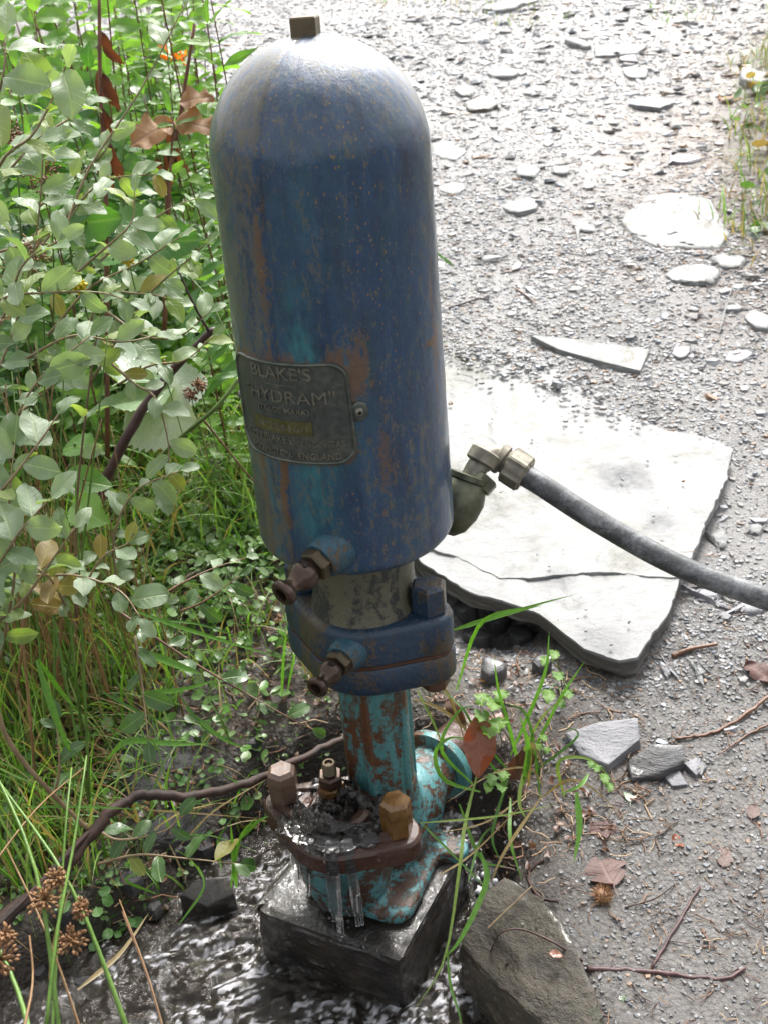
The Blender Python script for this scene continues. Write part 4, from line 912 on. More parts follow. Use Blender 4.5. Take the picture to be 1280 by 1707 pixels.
# ------------------------------------------------------------------ leaves
def leaf_mesh(name, mat, kind='oval', fold=.25, droop=.2, wave=.03, n=9, m=5, seed=0, twist=0.0, wid=.5, pet=.12):
    """unit length along +Y, normal +Z"""
    r = np.random.default_rng(seed); V = []; UV = []; Fc = []
    if kind == 'serrate': n = 28
    if kind == 'lobed': n = 40; m = 7
    ts = np.linspace(0, 1, n)
    ph = r.uniform(0, 6)
    for i, t in enumerate(ts):
        if kind in ('oval', 'serrate'): wv = wid*.5*(math.sin(math.pi*min(1, t**.85)))**.75
        elif kind == 'obovate': wv = wid*.5*(math.sin(math.pi*t**1.2))**.6
        elif kind == 'ellipse': wv = wid*.5*(math.sin(math.pi*t**1.05))**.62
        elif kind == 'lance': wv = wid*.5*(math.sin(math.pi*t**.7))**1.1
        elif kind == 'lobed': wv = wid*.5*(math.sin(math.pi*t**.8))**.6*(.62+.38*abs(math.sin(t*math.pi*3.2+.3)))
        else: wv = wid*.5
        if kind == 'serrate': wv *= 1+(.10 if i % 2 else -.03)
        wv = max(wv, .0015 if t < .99 else .0)
        for j in range(m):
            s = -1+2*j/(m-1); x = s*wv
            z = fold*abs(x)-droop*t*t+wave*math.sin(ph+t*9+s*2)*abs(s)+wave*.5*math.sin(ph*2+t*17)*s*s
            y = t*(1-.12*droop*t)
            if kind == 'lobed': y += .16*abs(s)*math.sin(t*math.pi*3.2+.3)*wv
            ct, st_ = math.cos(twist*t), math.sin(twist*t)
            V.append((x*ct-z*st_, y, x*st_+z*ct)); UV.append((.5+s*.5*min(1, wv/(wid*.5)), t))
    for i in range(n-1):
        for j in range(m-1): a = i*m+j; Fc.append((a, a+1, a+m+1, a+m))
    b = len(V)
    for s in (-.008, .008): V += [(s, 0.02, .0), (s*.8, -pet, .01)]; UV += [(.5, 0), (.5, 0)]
    Fc.append((b, b+2, b+3, b+1))
    return mesh_np(name, np.array(V), np.array(Fc), M[mat], True, None, UV)
LV = {}
def leafset(key, mat, kind, k=4, **kw):
    LV[key] = [leaf_mesh('leaf', mat, kind, fold=kw.get('fold', .25)*random.uniform(.4, 1.3), droop=random.uniform(.0, kw.get('droop', .3)), wave=kw.get('wave', .03), seed=s+hash(len(key)) % 97, twist=random.uniform(-.7, .7), wid=kw.get('wid', .5)*random.uniform(.88, 1.12)) for s in range(k)]
leafset('willow', 'willow', 'ellipse', 12, wid=.58, droop=.5, wave=.05); leafset('willow_ob', 'willow', 'obovate', 8, wid=.62, droop=.5, wave=.05); leafset('willow_lit', 'willow_lit', 'ellipse', 6, wid=.52, droop=.5, wave=.05)
leafset('willow_dark', 'willow_dark', 'obovate', 5, wid=.52); leafset('willow_yellow', 'willow_yellow', 'obovate', 4, wid=.5)
leafset('green', 'green', 'serrate', 4, wid=.6); leafset('lance', 'green', 'lance', 5, wid=.26, droop=.5); leafset('deep', 'deep', 'serrate', 4, wid=.66)
leafset('deep_lance', 'deep', 'lance', 4, wid=.24, droop=.4)
leafset('silver', 'silver', 'serrate', 3, wid=.9, fold=.1); leafset('dead_brown', 'dead_brown', 'oval', 3, wid=.3, fold=.9, wave=.1, droop=.5)
leafset('cress', 'green', 'lobed', 4, wid=.8, fold=.2, wave=.06); leafset('round', 'deep', 'obovate', 3, wid=.8, fold=.12)
leafset('fern', 'deep', 'lance', 3, wid=.20, droop=.3); leafset('petal', 'orange', 'lance', 2, wid=.35, droop=.5)

def orient(dirv, up, size, pos):
    y = Vector(dirv).normalized(); up = Vector(up); x = y.cross(up)
    if x.length < 1e-4: x = Vector((1, 0, 0))
    x.normalize(); z = x.cross(y); m = Matrix((x, y, z)).transposed().to_4x4()
    return Matrix.Translation(Vector(pos)) @ m @ Matrix.Scale(size, 4)
def put_leaf(key, pos, dirv, up, size, parent, name='leaf', off=Vector((0, 0, 0))):
    if key.startswith('willow'): size *= 1.12
    o = bpy.data.objects.new(name, random.choice(LV[key])); col.objects.link(o); o.parent = parent
    o.matrix_local = orient(dirv, up, size, Vector(pos)-off); return o
def abs_loc(o):
    v = Vector((0, 0, 0))
    while o is not None: v += o.location; o = o.parent
    return v
class Plant:
    def __init__(s, name, loc, label, cat, group=None): s.o = empty(name, loc, label, cat, group); s.off = Vector(loc)
    def stem(s, pts, r0, r1, mat, name='stem', n=16, seg=6):
        P = spline(pts, n); me = MB().add(tube(P, list(np.linspace(r0, r1, n)), seg)).mesh(name, M[mat], True)
        st = wpart(name, me, s.o); return st, [Vector(p) for p in P]
    def leaves(s, st, P, key, size, spacing=.026, start=.1, spread=55, upv=(0, -.85, 1), jitter=.35, ysome=None, pairs=False, droop=0.0, name='leaf', tip=True):
        L = 0; nxt = start*sum((P[i+1]-P[i]).length for i in range(len(P)-1)); side = random.choice((-1, 1)); k = 0
        for i in range(len(P)-1):
            d = P[i+1]-P[i]
            while nxt < L+d.length:
                f = (nxt-L)/d.length; p = P[i]+d*f; t = d.normalized(); up = (Vector(upv) if random.random() < .6 else Vector((0, -.15, 1)))+Vector([random.gauss(0, jitter) for _ in range(3)])
                lat = t.cross(up).normalized()
                for sg in ((-1, 1) if pairs else (side,)):
                    a = R(spread+random.uniform(-15, 15)); dv = t*math.cos(a)+lat*(sg*math.sin(a))+Vector((0, 0, random.uniform(-.3, .25)-droop))
                    kk = key if not (key == 'willow' and random.random() < .22) else 'willow_lit'
                    if ysome and random.random() < ysome[1]: kk = ysome[0]
                    put_leaf(kk, p, dv, up, size*random.uniform(.5, 1.2), s.o, name, s.off)
                side = -side if random.random() < .85 else side; nxt += spacing*random.uniform(.6, 1.4); k += 1
            L += d.length
        if tip: put_leaf(key, P[-1], (P[-1]-P[-2]).normalized(), Vector(upv)+Vector([random.gauss(0, .2) for _ in range(3)]), size*.7, s.o, name, s.off)

def D(*l): return [tuple(atd(u, v, d)) for u, v, d in l]
# --- willow shrubs: shoots measured in the picture with their distance
def willow(loc, label, shoots, key='willow', ysome=('willow_yellow', .03), mat='twig_tan', spacing=.021):
    pl = Plant('willow_shrub', loc, label, 'shrub')
    for sh in shoots:
        pts, size = sh[0], sh[1]; k = sh[2] if len(sh) > 2 else key; m = sh[3] if len(sh) > 3 else mat
        st, P = pl.stem(pts, .0022, .0008, m, 'shoot', 18)
        pl.leaves(st, P, k, size, sh[4] if len(sh) > 4 else spacing, .12, 55, jitter=.3, ysome=ysome)
    return pl
gl = lambda u, v: tuple(on_ground(u, v))
willow(gl(-60, 1000), 'grey green willow at the left edge with big oval leaves before the rushes', [
    (D((-60, 900, 1.45), (0, 760, 1.3), (60, 640, 1.25), (150, 560, 1.25)), .046),
    (D((-90, 980, 1.35), (-20, 960, 1.2), (35, 885, 1.15), (85, 830, 1.15)), .052, 'willow'),
    (D((-80, 870, 1.3), (-10, 830, 1.2), (60, 745, 1.18), (98, 690, 1.18)), .040),
    (D((-60, 560, 1.4), (0, 500, 1.3), (80, 488, 1.28), (160, 487, 1.3), (215, 500, 1.3)), .040),
    (D((-60, 420, 1.4), (0, 275, 1.2), (55, 225, 1.18), (95, 150, 1.18), (110, 110, 1.15)), .046),
    (D((-80, 300, 1.3), (-20, 200, 1.15), (5, 130, 1.1), (10, 60, 1.1)), .050),
    (D((-40, 700, 1.5), (20, 560, 1.5), (60, 400, 1.45), (75, 230, 1.4)), .044),
    (D((-50, 640, 1.3), (10, 520, 1.3), (40, 440, 1.25), (100, 400, 1.25)), .044),
    (D((-60, 350, 1.3), (10, 290, 1.28), (60, 235, 1.28), (120, 195, 1.3), (140, 180, 1.3)), .044),
    (D((-40, 1060, 1.3), (30, 1010, 1.2), (90, 930, 1.2), (125, 880, 1.2)), .038),
    (D((0, 1100, 1.3), (25, 960, 1.25), (15, 860, 1.2), (25, 740, 1.2)), .044),
])
willow(gl(120, 1060), 'willow with low yellow tinged sprays beside the dense rush clump', [
    (D((-20, 940, 1.4), (60, 958, 1.35), (130, 960, 1.3), (200, 985, 1.3), (235, 1030, 1.28)), .040, 'willow_ob', 'twig_tan', .02),
    (D((60, 1000, 1.4), (130, 985, 1.35), (170, 930, 1.35), (215, 905, 1.35)), .036, 'willow_ob'),
    (D((128, 1040, 1.4), (128, 850, 1.42), (150, 640, 1.42), (172, 500, 1.42)), .034, 'willow', 'twig_red', .04),
    (D((180, 600, 1.5), (225, 640, 1.5), (262, 668, 1.5), (283, 760, 1.5), (260, 830, 1.5)), .036, 'willow_ob', 'twig_tan', .02),
    (D((200, 1000, 1.5), (190, 900, 1.48), (225, 820, 1.47), (300, 785, 1.47)), .038, 'willow_ob', 'twig_tan', .02),
    (D((130, 1050, 1.4), (110, 1010, 1.36), (80, 960, 1.3), (30, 930, 1.3)), .038, 'willow_yellow'),
], 'willow_ob', ('willow_yellow', .15))
willow(gl(240, 900), 'middle willow whose leafy shoots reach the left side of the blue dome', [
    (D((150, 640, 1.6), (200, 560, 1.55), (250, 490, 1.5), (320, 428, 1.45), (345, 405, 1.42)), .040),
    (D((80, 560, 1.6), (150, 480, 1.6), (230, 440, 1.55), (300, 395, 1.5)), .040),
    (D((120, 620, 1.6), (170, 500, 1.6), (240, 490, 1.5), (290, 500, 1.5)), .038),
    (D((100, 480, 1.55), (180, 410, 1.5), (220, 370, 1.5), (225, 320, 1.5)), .038),
    (D((60, 420, 1.6), (130, 340, 1.6), (180, 300, 1.55), (260, 290, 1.5)), .042),
    (D((40, 600, 1.5), (120, 560, 1.45), (200, 570, 1.4), (260, 560, 1.42)), .038),
    (D((110, 380, 1.6), (150, 280, 1.6), (235, 150, 1.58), (308, 10, 1.55)), .036, 'willow', 'twig_tan', .05),
    (D((180, 520, 1.6), (240, 560, 1.55), (300, 560, 1.52), (350, 520, 1.5)), .034),
    (D((60, 350, 1.7), (120, 300, 1.65), (170, 260, 1.6), (190, 220, 1.6)), .040),
    (D((150, 450, 1.75), (210, 400, 1.7), (280, 350, 1.7), (330, 330, 1.7)), .038),
    (D((0, 420, 1.6), (60, 400, 1.6), (110, 370, 1.6), (140, 330, 1.6)), .04),
    (D((200, 640, 1.6), (250, 610, 1.58), (310, 600, 1.55), (355, 560, 1.55)), .034),
    (D((20, 700, 1.6), (90, 640, 1.6), (140, 600, 1.6), (180, 590, 1.6)), .036),
], spacing=.020)
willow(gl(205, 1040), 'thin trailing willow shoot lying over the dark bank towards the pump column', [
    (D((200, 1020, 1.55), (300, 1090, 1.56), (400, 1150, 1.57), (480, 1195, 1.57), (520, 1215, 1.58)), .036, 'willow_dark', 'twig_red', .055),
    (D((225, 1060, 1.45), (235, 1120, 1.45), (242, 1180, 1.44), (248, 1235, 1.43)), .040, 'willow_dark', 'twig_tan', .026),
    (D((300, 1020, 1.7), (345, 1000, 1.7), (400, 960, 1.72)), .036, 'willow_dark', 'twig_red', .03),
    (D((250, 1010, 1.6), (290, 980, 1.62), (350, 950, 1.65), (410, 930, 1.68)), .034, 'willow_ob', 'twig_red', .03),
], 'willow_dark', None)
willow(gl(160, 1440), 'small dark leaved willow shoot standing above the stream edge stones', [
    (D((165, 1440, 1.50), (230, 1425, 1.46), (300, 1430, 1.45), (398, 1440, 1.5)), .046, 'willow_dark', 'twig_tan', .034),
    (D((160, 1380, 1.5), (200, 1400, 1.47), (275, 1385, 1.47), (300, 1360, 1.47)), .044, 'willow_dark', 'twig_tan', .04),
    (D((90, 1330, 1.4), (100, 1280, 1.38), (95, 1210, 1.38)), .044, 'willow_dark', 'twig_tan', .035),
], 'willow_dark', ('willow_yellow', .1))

# --- rushes
def rushes(loc, label, spec, cat='rush'):
    pl = Plant('rush_clump', loc, label, cat)
    for (pts, r0, r1, mat) in spec: pl.stem(pts, r0, r1, mat, 'rush_stem', 9, 5)
    return pl
rs = []
rr = random.Random(5)
base = on_ground(70, 1160)
for k in range(185):
    b = Vector(base)+Vector((rr.gauss(0, .10), rr.gauss(0, .09), -.01)); h = rr.uniform(.25, .72); a = rr.uniform(0, 6.28); ln = abs(rr.gauss(0, .22))*h; lx = math.cos(a)*ln-.03; ly = math.sin(a)*ln*.6
    dead = rr.random() < .5
    rs.append(([b, b+Vector((lx*.3, ly*.3, h*.5)), b+Vector((lx, ly, h))], rr.uniform(.0012, .0022), .0006, 'rush_dead' if dead else 'rush'))
for (a, b, c, m) in [((-20, 700), (60, 900), (150, 1340), 'rush'), ((60, 560), (90, 800), (135, 1200), 'rush'), ((110, 560), (95, 900), (90, 1250), 'rush'), ((20, 620), (60, 1000), (80, 1260), 'rush'), ((125, 760), (135, 1000), (150, 1330), 'rush'), ((10, 640), (25, 900), (60, 1300), 'rush_dead'), ((90, 640), (60, 850), (30, 1150), 'rush_dead'), ((170, 700), (120, 900), (90, 1180), 'rush_dead'), ((180, 560), (150, 820), (110, 1150), 'rush')]:
    rs.append((D((a[0], a[1], 1.28), (b[0], b[1], 1.36), (c[0], c[1], 1.45))[::-1], .0022, .0008, m))
# straws lying flat behind the stone
for k in range(100):
    u = rr.uniform(-20, 150); v = rr.uniform(1080, 1400); p = Vector(on_ground(u, v)); q = Vector(on_ground(u+rr.uniform(60, 190), v+rr.uniform(-40, 70)))
    rs.append(([p+Vector((0, 0, .01)), (p+q)/2+Vector((0, 0, rr.uniform(.02, .07))), q+Vector((0, 0, rr.uniform(.0, .03)))], .0017, .0008, 'rush_dead' if rr.random() < .75 else 'rush'))
base2 = Vector(on_ground(15, 1330))
for k in range(0):
    pass
rushes(tuple(base), 'dense clump of green and straw brown rushes on the left bank', rs)
# front rushes with flower heads crossing the lower left corner
fr = [(D((105, 1760, .95), (60, 1450, 1.0), (-30, 1240, 1.1)), .0026, .0012, 'rush'), (D((230, 1760, .95), (120, 1480, 1.0), (-10, 1290, 1.1)), .0026, .0012, 'rush'), (D((60, 1760, .9), (30, 1650, .95), (-20, 1540, 1.0)), .003, .0015, 'rush'),
      (D((85, 1760, .95), (95, 1600, 1.0), (110, 1380, 1.05), (120, 1280, 1.1)), .0018, .001, 'rush'), (D((75, 1740, .92), (95, 1560, .95), (125, 1400, 1.0), (145, 1260, 1.05)), .0022, .0010, 'rush'),
      (D((150, 1760, .95), (80, 1560, 1.0), (10, 1410, 1.1)), .0014, .0008, 'rush_dead'), (D((30, 1760, .9), (55, 1640, .95), (50, 1560, 1.0)), .0014, .001, 'rush_dead'), (D((280, 1740, 1.05), (245, 1620, 1.1), (200, 1500, 1.2)), .0013, .0007, 'rush_dead'),
      (D((-40, 1480, 1.0), (60, 1350, 1.1), (140, 1280, 1.2)), .0012, .0007, 'rush_dead')]
pl = rushes(gl(90, 1690), 'tall rushes with brown flower clusters crossing the lower left corner', fr, 'rush')
def flower_head(pl, c, s, n=60, name='flower_head', mat='seed', r=.0017):
    mb = MB(); c = Vector(c)
    for k in range(n):
        d = Vector((random.gauss(0, 1), random.gauss(0, 1), random.gauss(0, 1))).normalized()*s*random.uniform(.3, 1); p = c+d
        mb.add(tube([c, p], [.0004, .0004], 3)); mb.add(lathe([(r*.3, -r), (r, 0), (r*.7, r), (r*.1, r*1.8)], p, d, 5))
    me = mb.mesh(name, M[mat], True); return wpart(name, me, pl.o)
for (u, v, d, s) in ((75, 1500, .98, .022), (95, 1465, .99, .014), (120, 1570, .96, .018), (135, 1515, .97, .012), (0, 1600, .92, .02), (10, 1560, .93, .012)): flower_head(pl, atd(u, v, d), s*.8, 60)
pl2 = Plant('rush_plant', gl(60, 700), 'thin rush with airy tan seed head among the willow leaves', 'rush')
for (u, v, s) in ((35, 460, .035), (75, 290, .03), (60, 420, .03), (20, 225, .02)):
    flower_head(pl2, atd(u, v, 1.5), s, 60, r=.0018); pl2.stem(D((u, v, 1.5), (u+15, v+150, 1.55), (u+10, v+500, 1.75)), .0015, .001, 'stem_green')

# --- dead cane and branches
def twig(name, label, pts, r0, r1, mat, cat='twig', n=30, sub=(), jit=.0):
    P = [np.array(p) for p in spline(pts, n)]; rr = random.Random(len(label))
    if jit: P = [p+np.array([rr.gauss(0, jit) for _ in range(3)])*(0 < i < n-1) for i, p in enumerate(P)]
    rad = [a*(1+.12*rr.uniform(-1, 1)) for a in np.linspace(r0, r1, n)]
    mb = MB().add(tube(P, rad, 8))
    for s in sub: mb.add(tube(spline(s[0], 10), list(np.linspace(s[1], s[1]*.5, 10)), 6))
    me = mb.mesh(name, M[mat], True); base = Vector(P[0]); me.transform(Matrix.Translation(-base)); o = link(name, me); o.location = base
    return tag(o, label, cat)
def GG(*l, dz=.009): return [tuple(on_ground(u, v)+np.array([0, 0, dz])) for u, v in l]
twig('fallen_branch', 'thick dark wet branch lying across the left bank to the pump', [atd(-40, 1575, 1.25), atd(60, 1490, 1.33), atd(130, 1420, 1.40), atd(185, 1355, 1.44), atd(240, 1325, 1.47), atd(330, 1325, 1.5), atd(430, 1300, 1.55), atd(520, 1255, 1.62), atd(590, 1220, 1.68)], .0095, .0055, 'twig_dark', 'branch', 50, [([atd(190, 1350, 1.44), atd(150, 1385, 1.42), atd(60, 1480, 1.3), atd(-20, 1560, 1.22)], .005)], .0018)
twig('dead_cane', 'brown dead cane leaning diagonally among the leaves left of the vessel', D((165, 835, 1.95), (200, 750, 1.9), (270, 640, 1.85), (345, 560, 1.8), (362, 550, 1.8)), .010, .0055, 'twig_purple', 'cane', 24, [(D((352, 558, 1.8), (325, 510, 1.75), (300, 455, 1.7)), .003)], .001)
twig('thin_stem', 'slim pink brown stem slanting from the cane towards the vessel foot', D((340, 700, 1.9), (380, 750, 1.95), (425, 805, 2.0)), .0022, .0016, 'twig_red', 'stem')
twig('green_stem', 'olive green stem running from behind the nameplate to the lower left', D((400, 630, 1.8), (360, 680, 1.8), (300, 730, 1.85), (270, 760, 1.9)), .004, .003, 'stem_green', 'stem')
twig('ground_twig', 'long purple brown twig lying flat on the mud at lower right', GG((978, 1622), (1050, 1624), (1130, 1632), (1205, 1638), (1240, 1620)), .0040, .0022, 'twig_purple', 'twig', 24, (), .0008)
twig('ground_twig', 'thin twig arching over the boulder to the long purple twig', [tuple(on_ground(970, 1610)+np.array([0, 0, .01])), tuple(atz(920, 1570, .194)), tuple(atz(870, 1550, .188)), tuple(atz(835, 1555, .18)), tuple(atz(815, 1590, .135))], .0018, .0010, 'twig_purple')
twig('ground_twig', 'dark forked twig on the mud pointing down to the long purple twig', GG((1165, 1485), (1120, 1560), (1085, 1620)), .0018, .0026, 'twig_purple', 'twig', 16, [(GG((1110, 1575), (1150, 1580)), .001)], .0006)
twig('ground_twig', 'red brown twig reaching from the right edge below the pipe', GG((1285, 1165), (1230, 1205), (1180, 1230), (1125, 1238)), .0036, .0022, 'twig_red', 'twig', 24, [(GG((1200, 1222), (1215, 1190)), .0014)], .0008)
twig('ground_twig', 'tan twig at the right edge below the red brown twig', GG((1290, 1208), (1240, 1235), (1195, 1265)), .0026, .0012, 'twig_red', 'twig', 20, [(GG((1215, 1250), (1210, 1225)), .0011)], .0006)
twig('ground_twig', 'dark crooked rootlet beside the grass stems above the boulder', GG((905, 1440), (880, 1462), (895, 1500), (930, 1510)), .0030, .0022, 'twig_dark', 'twig', 20, [(GG((880, 1470), (850, 1450), (820, 1500)), .0016), (GG((895, 1500), (870, 1510)), .0014)], .0008)
twig('ground_twig', 'straight thin dark twig beside the spiky husk', GG((1040, 1520), (1090, 1505), (1125, 1480)), .0013, .0010, 'twig_dark')
twig('ground_twig', 'short brown twig on the gravel above the slab', GG((748, 518), (790, 505), (815, 500)), .003, .002, 'twig_dark')
twig('ground_twig', 'crooked brown twig on the gravel above the long diagonal slate', GG((858, 485), (880, 500), (893, 512)), .003, .002, 'twig_red')
twig('ground_twig', 'dark twig lying against the far edge of the slab', GG((920, 665), (945, 650), (975, 632), (985, 645)), .0035, .0022, 'twig_dark', 'twig', 20)
twig('ground_twig', 'brown bark strip below the slab corner at the right', GG((1120, 1100), (1150, 1088), (1195, 1080)), .0050, .003, 'twig_red')
twig('ground_twig', 'pale dead stalk lying on the boulder top', [tuple(atz(812, 1548, .172)), tuple(atz(885, 1478, .196))], .0016, .0012, 'twig_tan')
twig('ground_twig', 'thin brown twig on the slope at the right bank', GG((1200, 130), (1240, 125), (1290, 105)), .004, .003, 'twig_red')
twig('ground_twig', 'red thin stalk on the bare soil left of the lower drain cock', GG((400, 1058), (440, 1055), (485, 1060)), .0015, .001, 'twig_red')
twig('ground_twig', 'orange stalk leaning over the water in the lower left', D((205, 1520, 1.35), (240, 1610, 1.25), (275, 1720, 1.2)), .0014, .001, 'twig_red')
twig('ground_twig', 'tan stalk curving down past the rushes on the left bank', D((-10, 1160, 1.3), (15, 1235, 1.32), (75, 1310, 1.36), (150, 1385, 1.42)), .0034, .0028, 'twig_tan', 'stem', 24)

# --- fallen leaves
def fallen(label, u, v, L, mat, kind='oval', rot=0, wid=.5, curl=.15, tiltx=0, wave=.06, dz=.006, z=None, pet=.2):
    me = leaf_mesh('fallen_leaf', mat, kind, fold=random.uniform(-.2, .35), droop=curl, wave=wave, seed=int(u+v), wid=wid, n=16, pet=pet)
    o = link('fallen_leaf', me); p = Vector(on_ground(u, v) if z is None else atz(u, v, z)); a = R(rot)
    d = Vector((math.cos(a), math.sin(a), math.sin(R(tiltx)))); o.matrix_world = orient(d, (0, -.1, 1), L, p-d.normalized()*L*.5+Vector((0, 0, dz)))
    return tag(o, label, 'fallen leaf')
def hung(label, a, b, mat, wid, up=(0, -1, .5), kind='oval', curl=.1, wave=.08):
    a = Vector(atd(*a)); b = Vector(atd(*b)); me = leaf_mesh('fallen_leaf', mat, kind, fold=.3, droop=curl, wave=wave, seed=5, wid=wid, n=16, pet=.25)
    o = link('fallen_leaf', me); o.matrix_world = orient(b-a, up, (b-a).length, a); return tag(o, label, 'fallen leaf')
hung('glossy rust red leaf hanging in the grass right of the column', (800, 1190, 1.54), (797, 1300, 1.52), 'dead', .5)
hung('dead brown blade folded in the grass behind the blue flange', (758, 1075, 1.62), (700, 1120, 1.6), 'dead_brown', .35)
hung('brown leaf under the grass right of the rust red leaf', (850, 1300, 1.58), (890, 1240, 1.58), 'dead_brown', .5)
hung('brown wet leaf low beside the turquoise bulb', (745, 1165, 1.63), (775, 1215, 1.6), 'dead_brown', .4)
fallen('orange brown leaf tip under the green crinkled leaf', 835, 1205, .05, 'dead', 'oval', 10, .5, .3, 0, .08, .015)
fallen('wet mauve leaf plastered on the mud above the spiky husk', 1000, 1440, .10, 'dead_pink', 'lobed', 100, .75, .05, 0, .04, .006)
fallen('upper mauve brown leaf with torn edges right of the grass tips', 1005, 1385, .05, 'dead_pink', 'lobed', 20, .8, .1, 0, .05, .008)
fallen('small orange leaf alone on the grey mud', 1134, 1405, .030, 'dead', 'lobed', 10, .95, .25, 0, .08, .004)
fallen('faded pink leaf pressed flat in the mud at the right', 1208, 1430, .045, 'dead_pink', 'lobed', 60, .6, .05, 0, .04, .004)
fallen('pale pink leaf pressed in the mud near the right edge', 1255, 1355, .035, 'dead_pink', 'oval', 60, .6, .05, 0, .04, .004)
fallen('small bright orange leaf on the boulder', 926, 1597, .020, 'dead', 'oval', -20, .6, .1, 0, .03, .008, .182)
fallen('large mauve leaf at the right edge below the pipe', 1268, 1130, .07, 'dead_pink', 'lobed', -50, .7, .15, 0, .06, .012)
fallen('orange leaf on the soil just left of the upper drain cock', 430, 920, .035, 'dead', 'lobed', 15, .8, .3, 0, .08, .01)
fallen('large tan leaf on the dark soil left of the lower drain cock', 300, 1024, .085, 'dead_tan', 'oval', -10, .42, .1, 0, .05, .012)
fallen('curled pale brown leaf on the soil beneath the large tan leaf', 238, 1128, .05, 'dead_tan', 'oval', 170, .6, .35, 0, .08, .012)
fallen('small mauve brown leaf on the bare soil between the stems', 427, 1096, .034, 'dead_pink', 'oval', 20, .7, .2, 0, .06, .01)
fallen('brown curled leaf left of the flat bank stone', 160, 1250, .03, 'dead_brown', 'oval', 10, .6, .3, 0, .06, .02)
fallen('pale brown leaf standing edge up beside the large tan leaf', 320, 992, .045, 'dead_tan', 'oval', 60, .45, .2, 25, .06, .012)
fallen('tan brown leaf at the left of the blue flange', 470, 1035, .045, 'dead_tan', 'oval', 60, .35, .2, 10, .06, .012)
fallen('yellow leaf scrap on the soil left of the lower flange', 472, 1107, .016, 'willow_yellow', 'oval', 40, .8, .1, 0, .05, .012)
fallen('pale green fallen leaf beside the dark ridged stone', 1050, 1325, .045, 'silver', 'oval', 75, .5, .05, 0, .03, .006)
fallen('faded olive leaf pressed in the mud below the long purple twig', 1065, 1660, .075, 'willow_dark', 'oval', -5, .42, .05, 0, .04, .005)
fallen('yellowed leaf caught under the left cover bolt', 418, 1385, .045, 'willow_yellow', 'oval', 15, .5, .3, 0, .1, .02)
fallen('white torn leaf at the right bank below the ivy', 1215, 170, .11, 'dead_tan', 'lobed', 10, .7, .1, 0, .08, .02)
fallen('reddish leaf on the upper path near its middle', 872, 70, .05, 'dead', 'oval', 70, .6, .2, 20, .05, .01)

# spiky husk
hk = MB(); hc = Vector(on_ground(1003, 1503))+Vector((0, 0, .012))
hk.add(lathe([(.002, -.010), (.011, -.004), (.013, .002), (.009, .008), (.002, .010)], hc, (0, 0, 1), 14))
for k in range(170):
    d = Vector((random.gauss(0, 1), random.gauss(0, 1), abs(random.gauss(0, .8)))).normalized(); hk.add(tube([hc+d*.009, hc+d*random.uniform(.016, .023)+Vector((0, 0, -.001))], [.0007, .0002], 3, False))
me = hk.mesh('seed_husk', M['seed'], True); me.transform(Matrix.Translation(-hc)); o = link('seed_husk', me); o.location = hc
tag(o, 'round spiky brown seed husk sitting on the mauve leaf', 'seed husk')

# ------------------------------------------------------------------ grass (ribbons)
def blades(pos, h, wd, lean, az, colr, mat, curl=1.0, seg=7):
    n = len(pos); t = np.linspace(0, 1, seg+1); V = np.zeros((n, seg+1, 3, 3))
    dx = np.cos(az); dy = np.sin(az)
    hor = lean[:, None]*h[:, None]*(t[None]**1.7); ver = h[:, None]*(t[None]-.55*(lean[:, None]*curl)*t[None]**2.6)
    cxp = pos[:, 0][:, None]+dx[:, None]*hor; cyp = pos[:, 1][:, None]+dy[:, None]*hor; czp = pos[:, 2][:, None]+ver
    tw = rng.uniform(-1.2, 1.2, n)
    wx_ = -np.sin(az+tw)[:, None]*wd[:, None]*(1-t[None]**2.2)*.5; wy_ = np.cos(az+tw)[:, None]*wd[:, None]*(1-t[None]**2.2)*.5
    for j, s in enumerate((-1, 0, 1)):
        V[:, :, j, 0] = cxp+s*wx_; V[:, :, j, 1] = cyp+s*wy_; V[:, :, j, 2] = czp-(s == 0)*.15*wd[:, None]
    k = (seg+1)*3; f = []
    for i in range(seg):
        for j in range(2): a = i*3+j; f.append((a, a+1, a+4, a+3))
    f = np.array(f)[None]+(np.arange(n)*k)[:, None, None]
    return mesh_np('blades', V.reshape(-1, 3), f.reshape(-1, 4), mat, True, np.repeat(colr, k, 0))
def greens(n, dead=.2, bright=1.0):
    c = np.array([[.08, .18, .025], [.13, .26, .04], [.18, .29, .06]])[rng.integers(0, 3, n)]*rng.uniform(.7, 1.3, (n, 1))*bright
    k = rng.uniform(0, 1, n) < dead; c[k] = np.array([.30, .22, .10])*rng.uniform(.6, 1.3, (k.sum(), 1)); return c
def grass_patch(name, label, n, fn, hmin, hmax, wd, dead=.2, bright=1., lean=(.2, 1.1), dist=1.0):
    P = fn(n); m = len(P); P = np.column_stack([P[:, 0], P[:, 1], G(P[:, 0], P[:, 1])-.005])
    me = blades(P, rng.uniform(hmin, hmax, m), rng.uniform(.6, 1.3, m)*wd, rng.uniform(*lean, m), rng.uniform(0, 6.28, m), greens(m, dead, bright), M['grass'])
    o = link(name, me); return tag(o, label, kind='stuff')
def box(x0, x1, y0, y1, cond=None):
    def f(n):
        x = rng.uniform(x0, x1, n); y = rng.uniform(y0, y1, n); k = sdf_poly(x, y, STREAM) > .0
        k &= x < path_left(y)+.04
        if cond is not None: k &= cond(x, y)
        return np.stack([x, y], -1)[k]
    return f
clump = lambda f, a: (lambda x, y: fbm(x*f, y*f, 0, 77, 3) > a)
grass_patch('grass', 'green grass behind the willow on the left verge', 9000, box(-2.6, .0, 2.0, 5.5), .10, .38, .006, .18, 1.1)
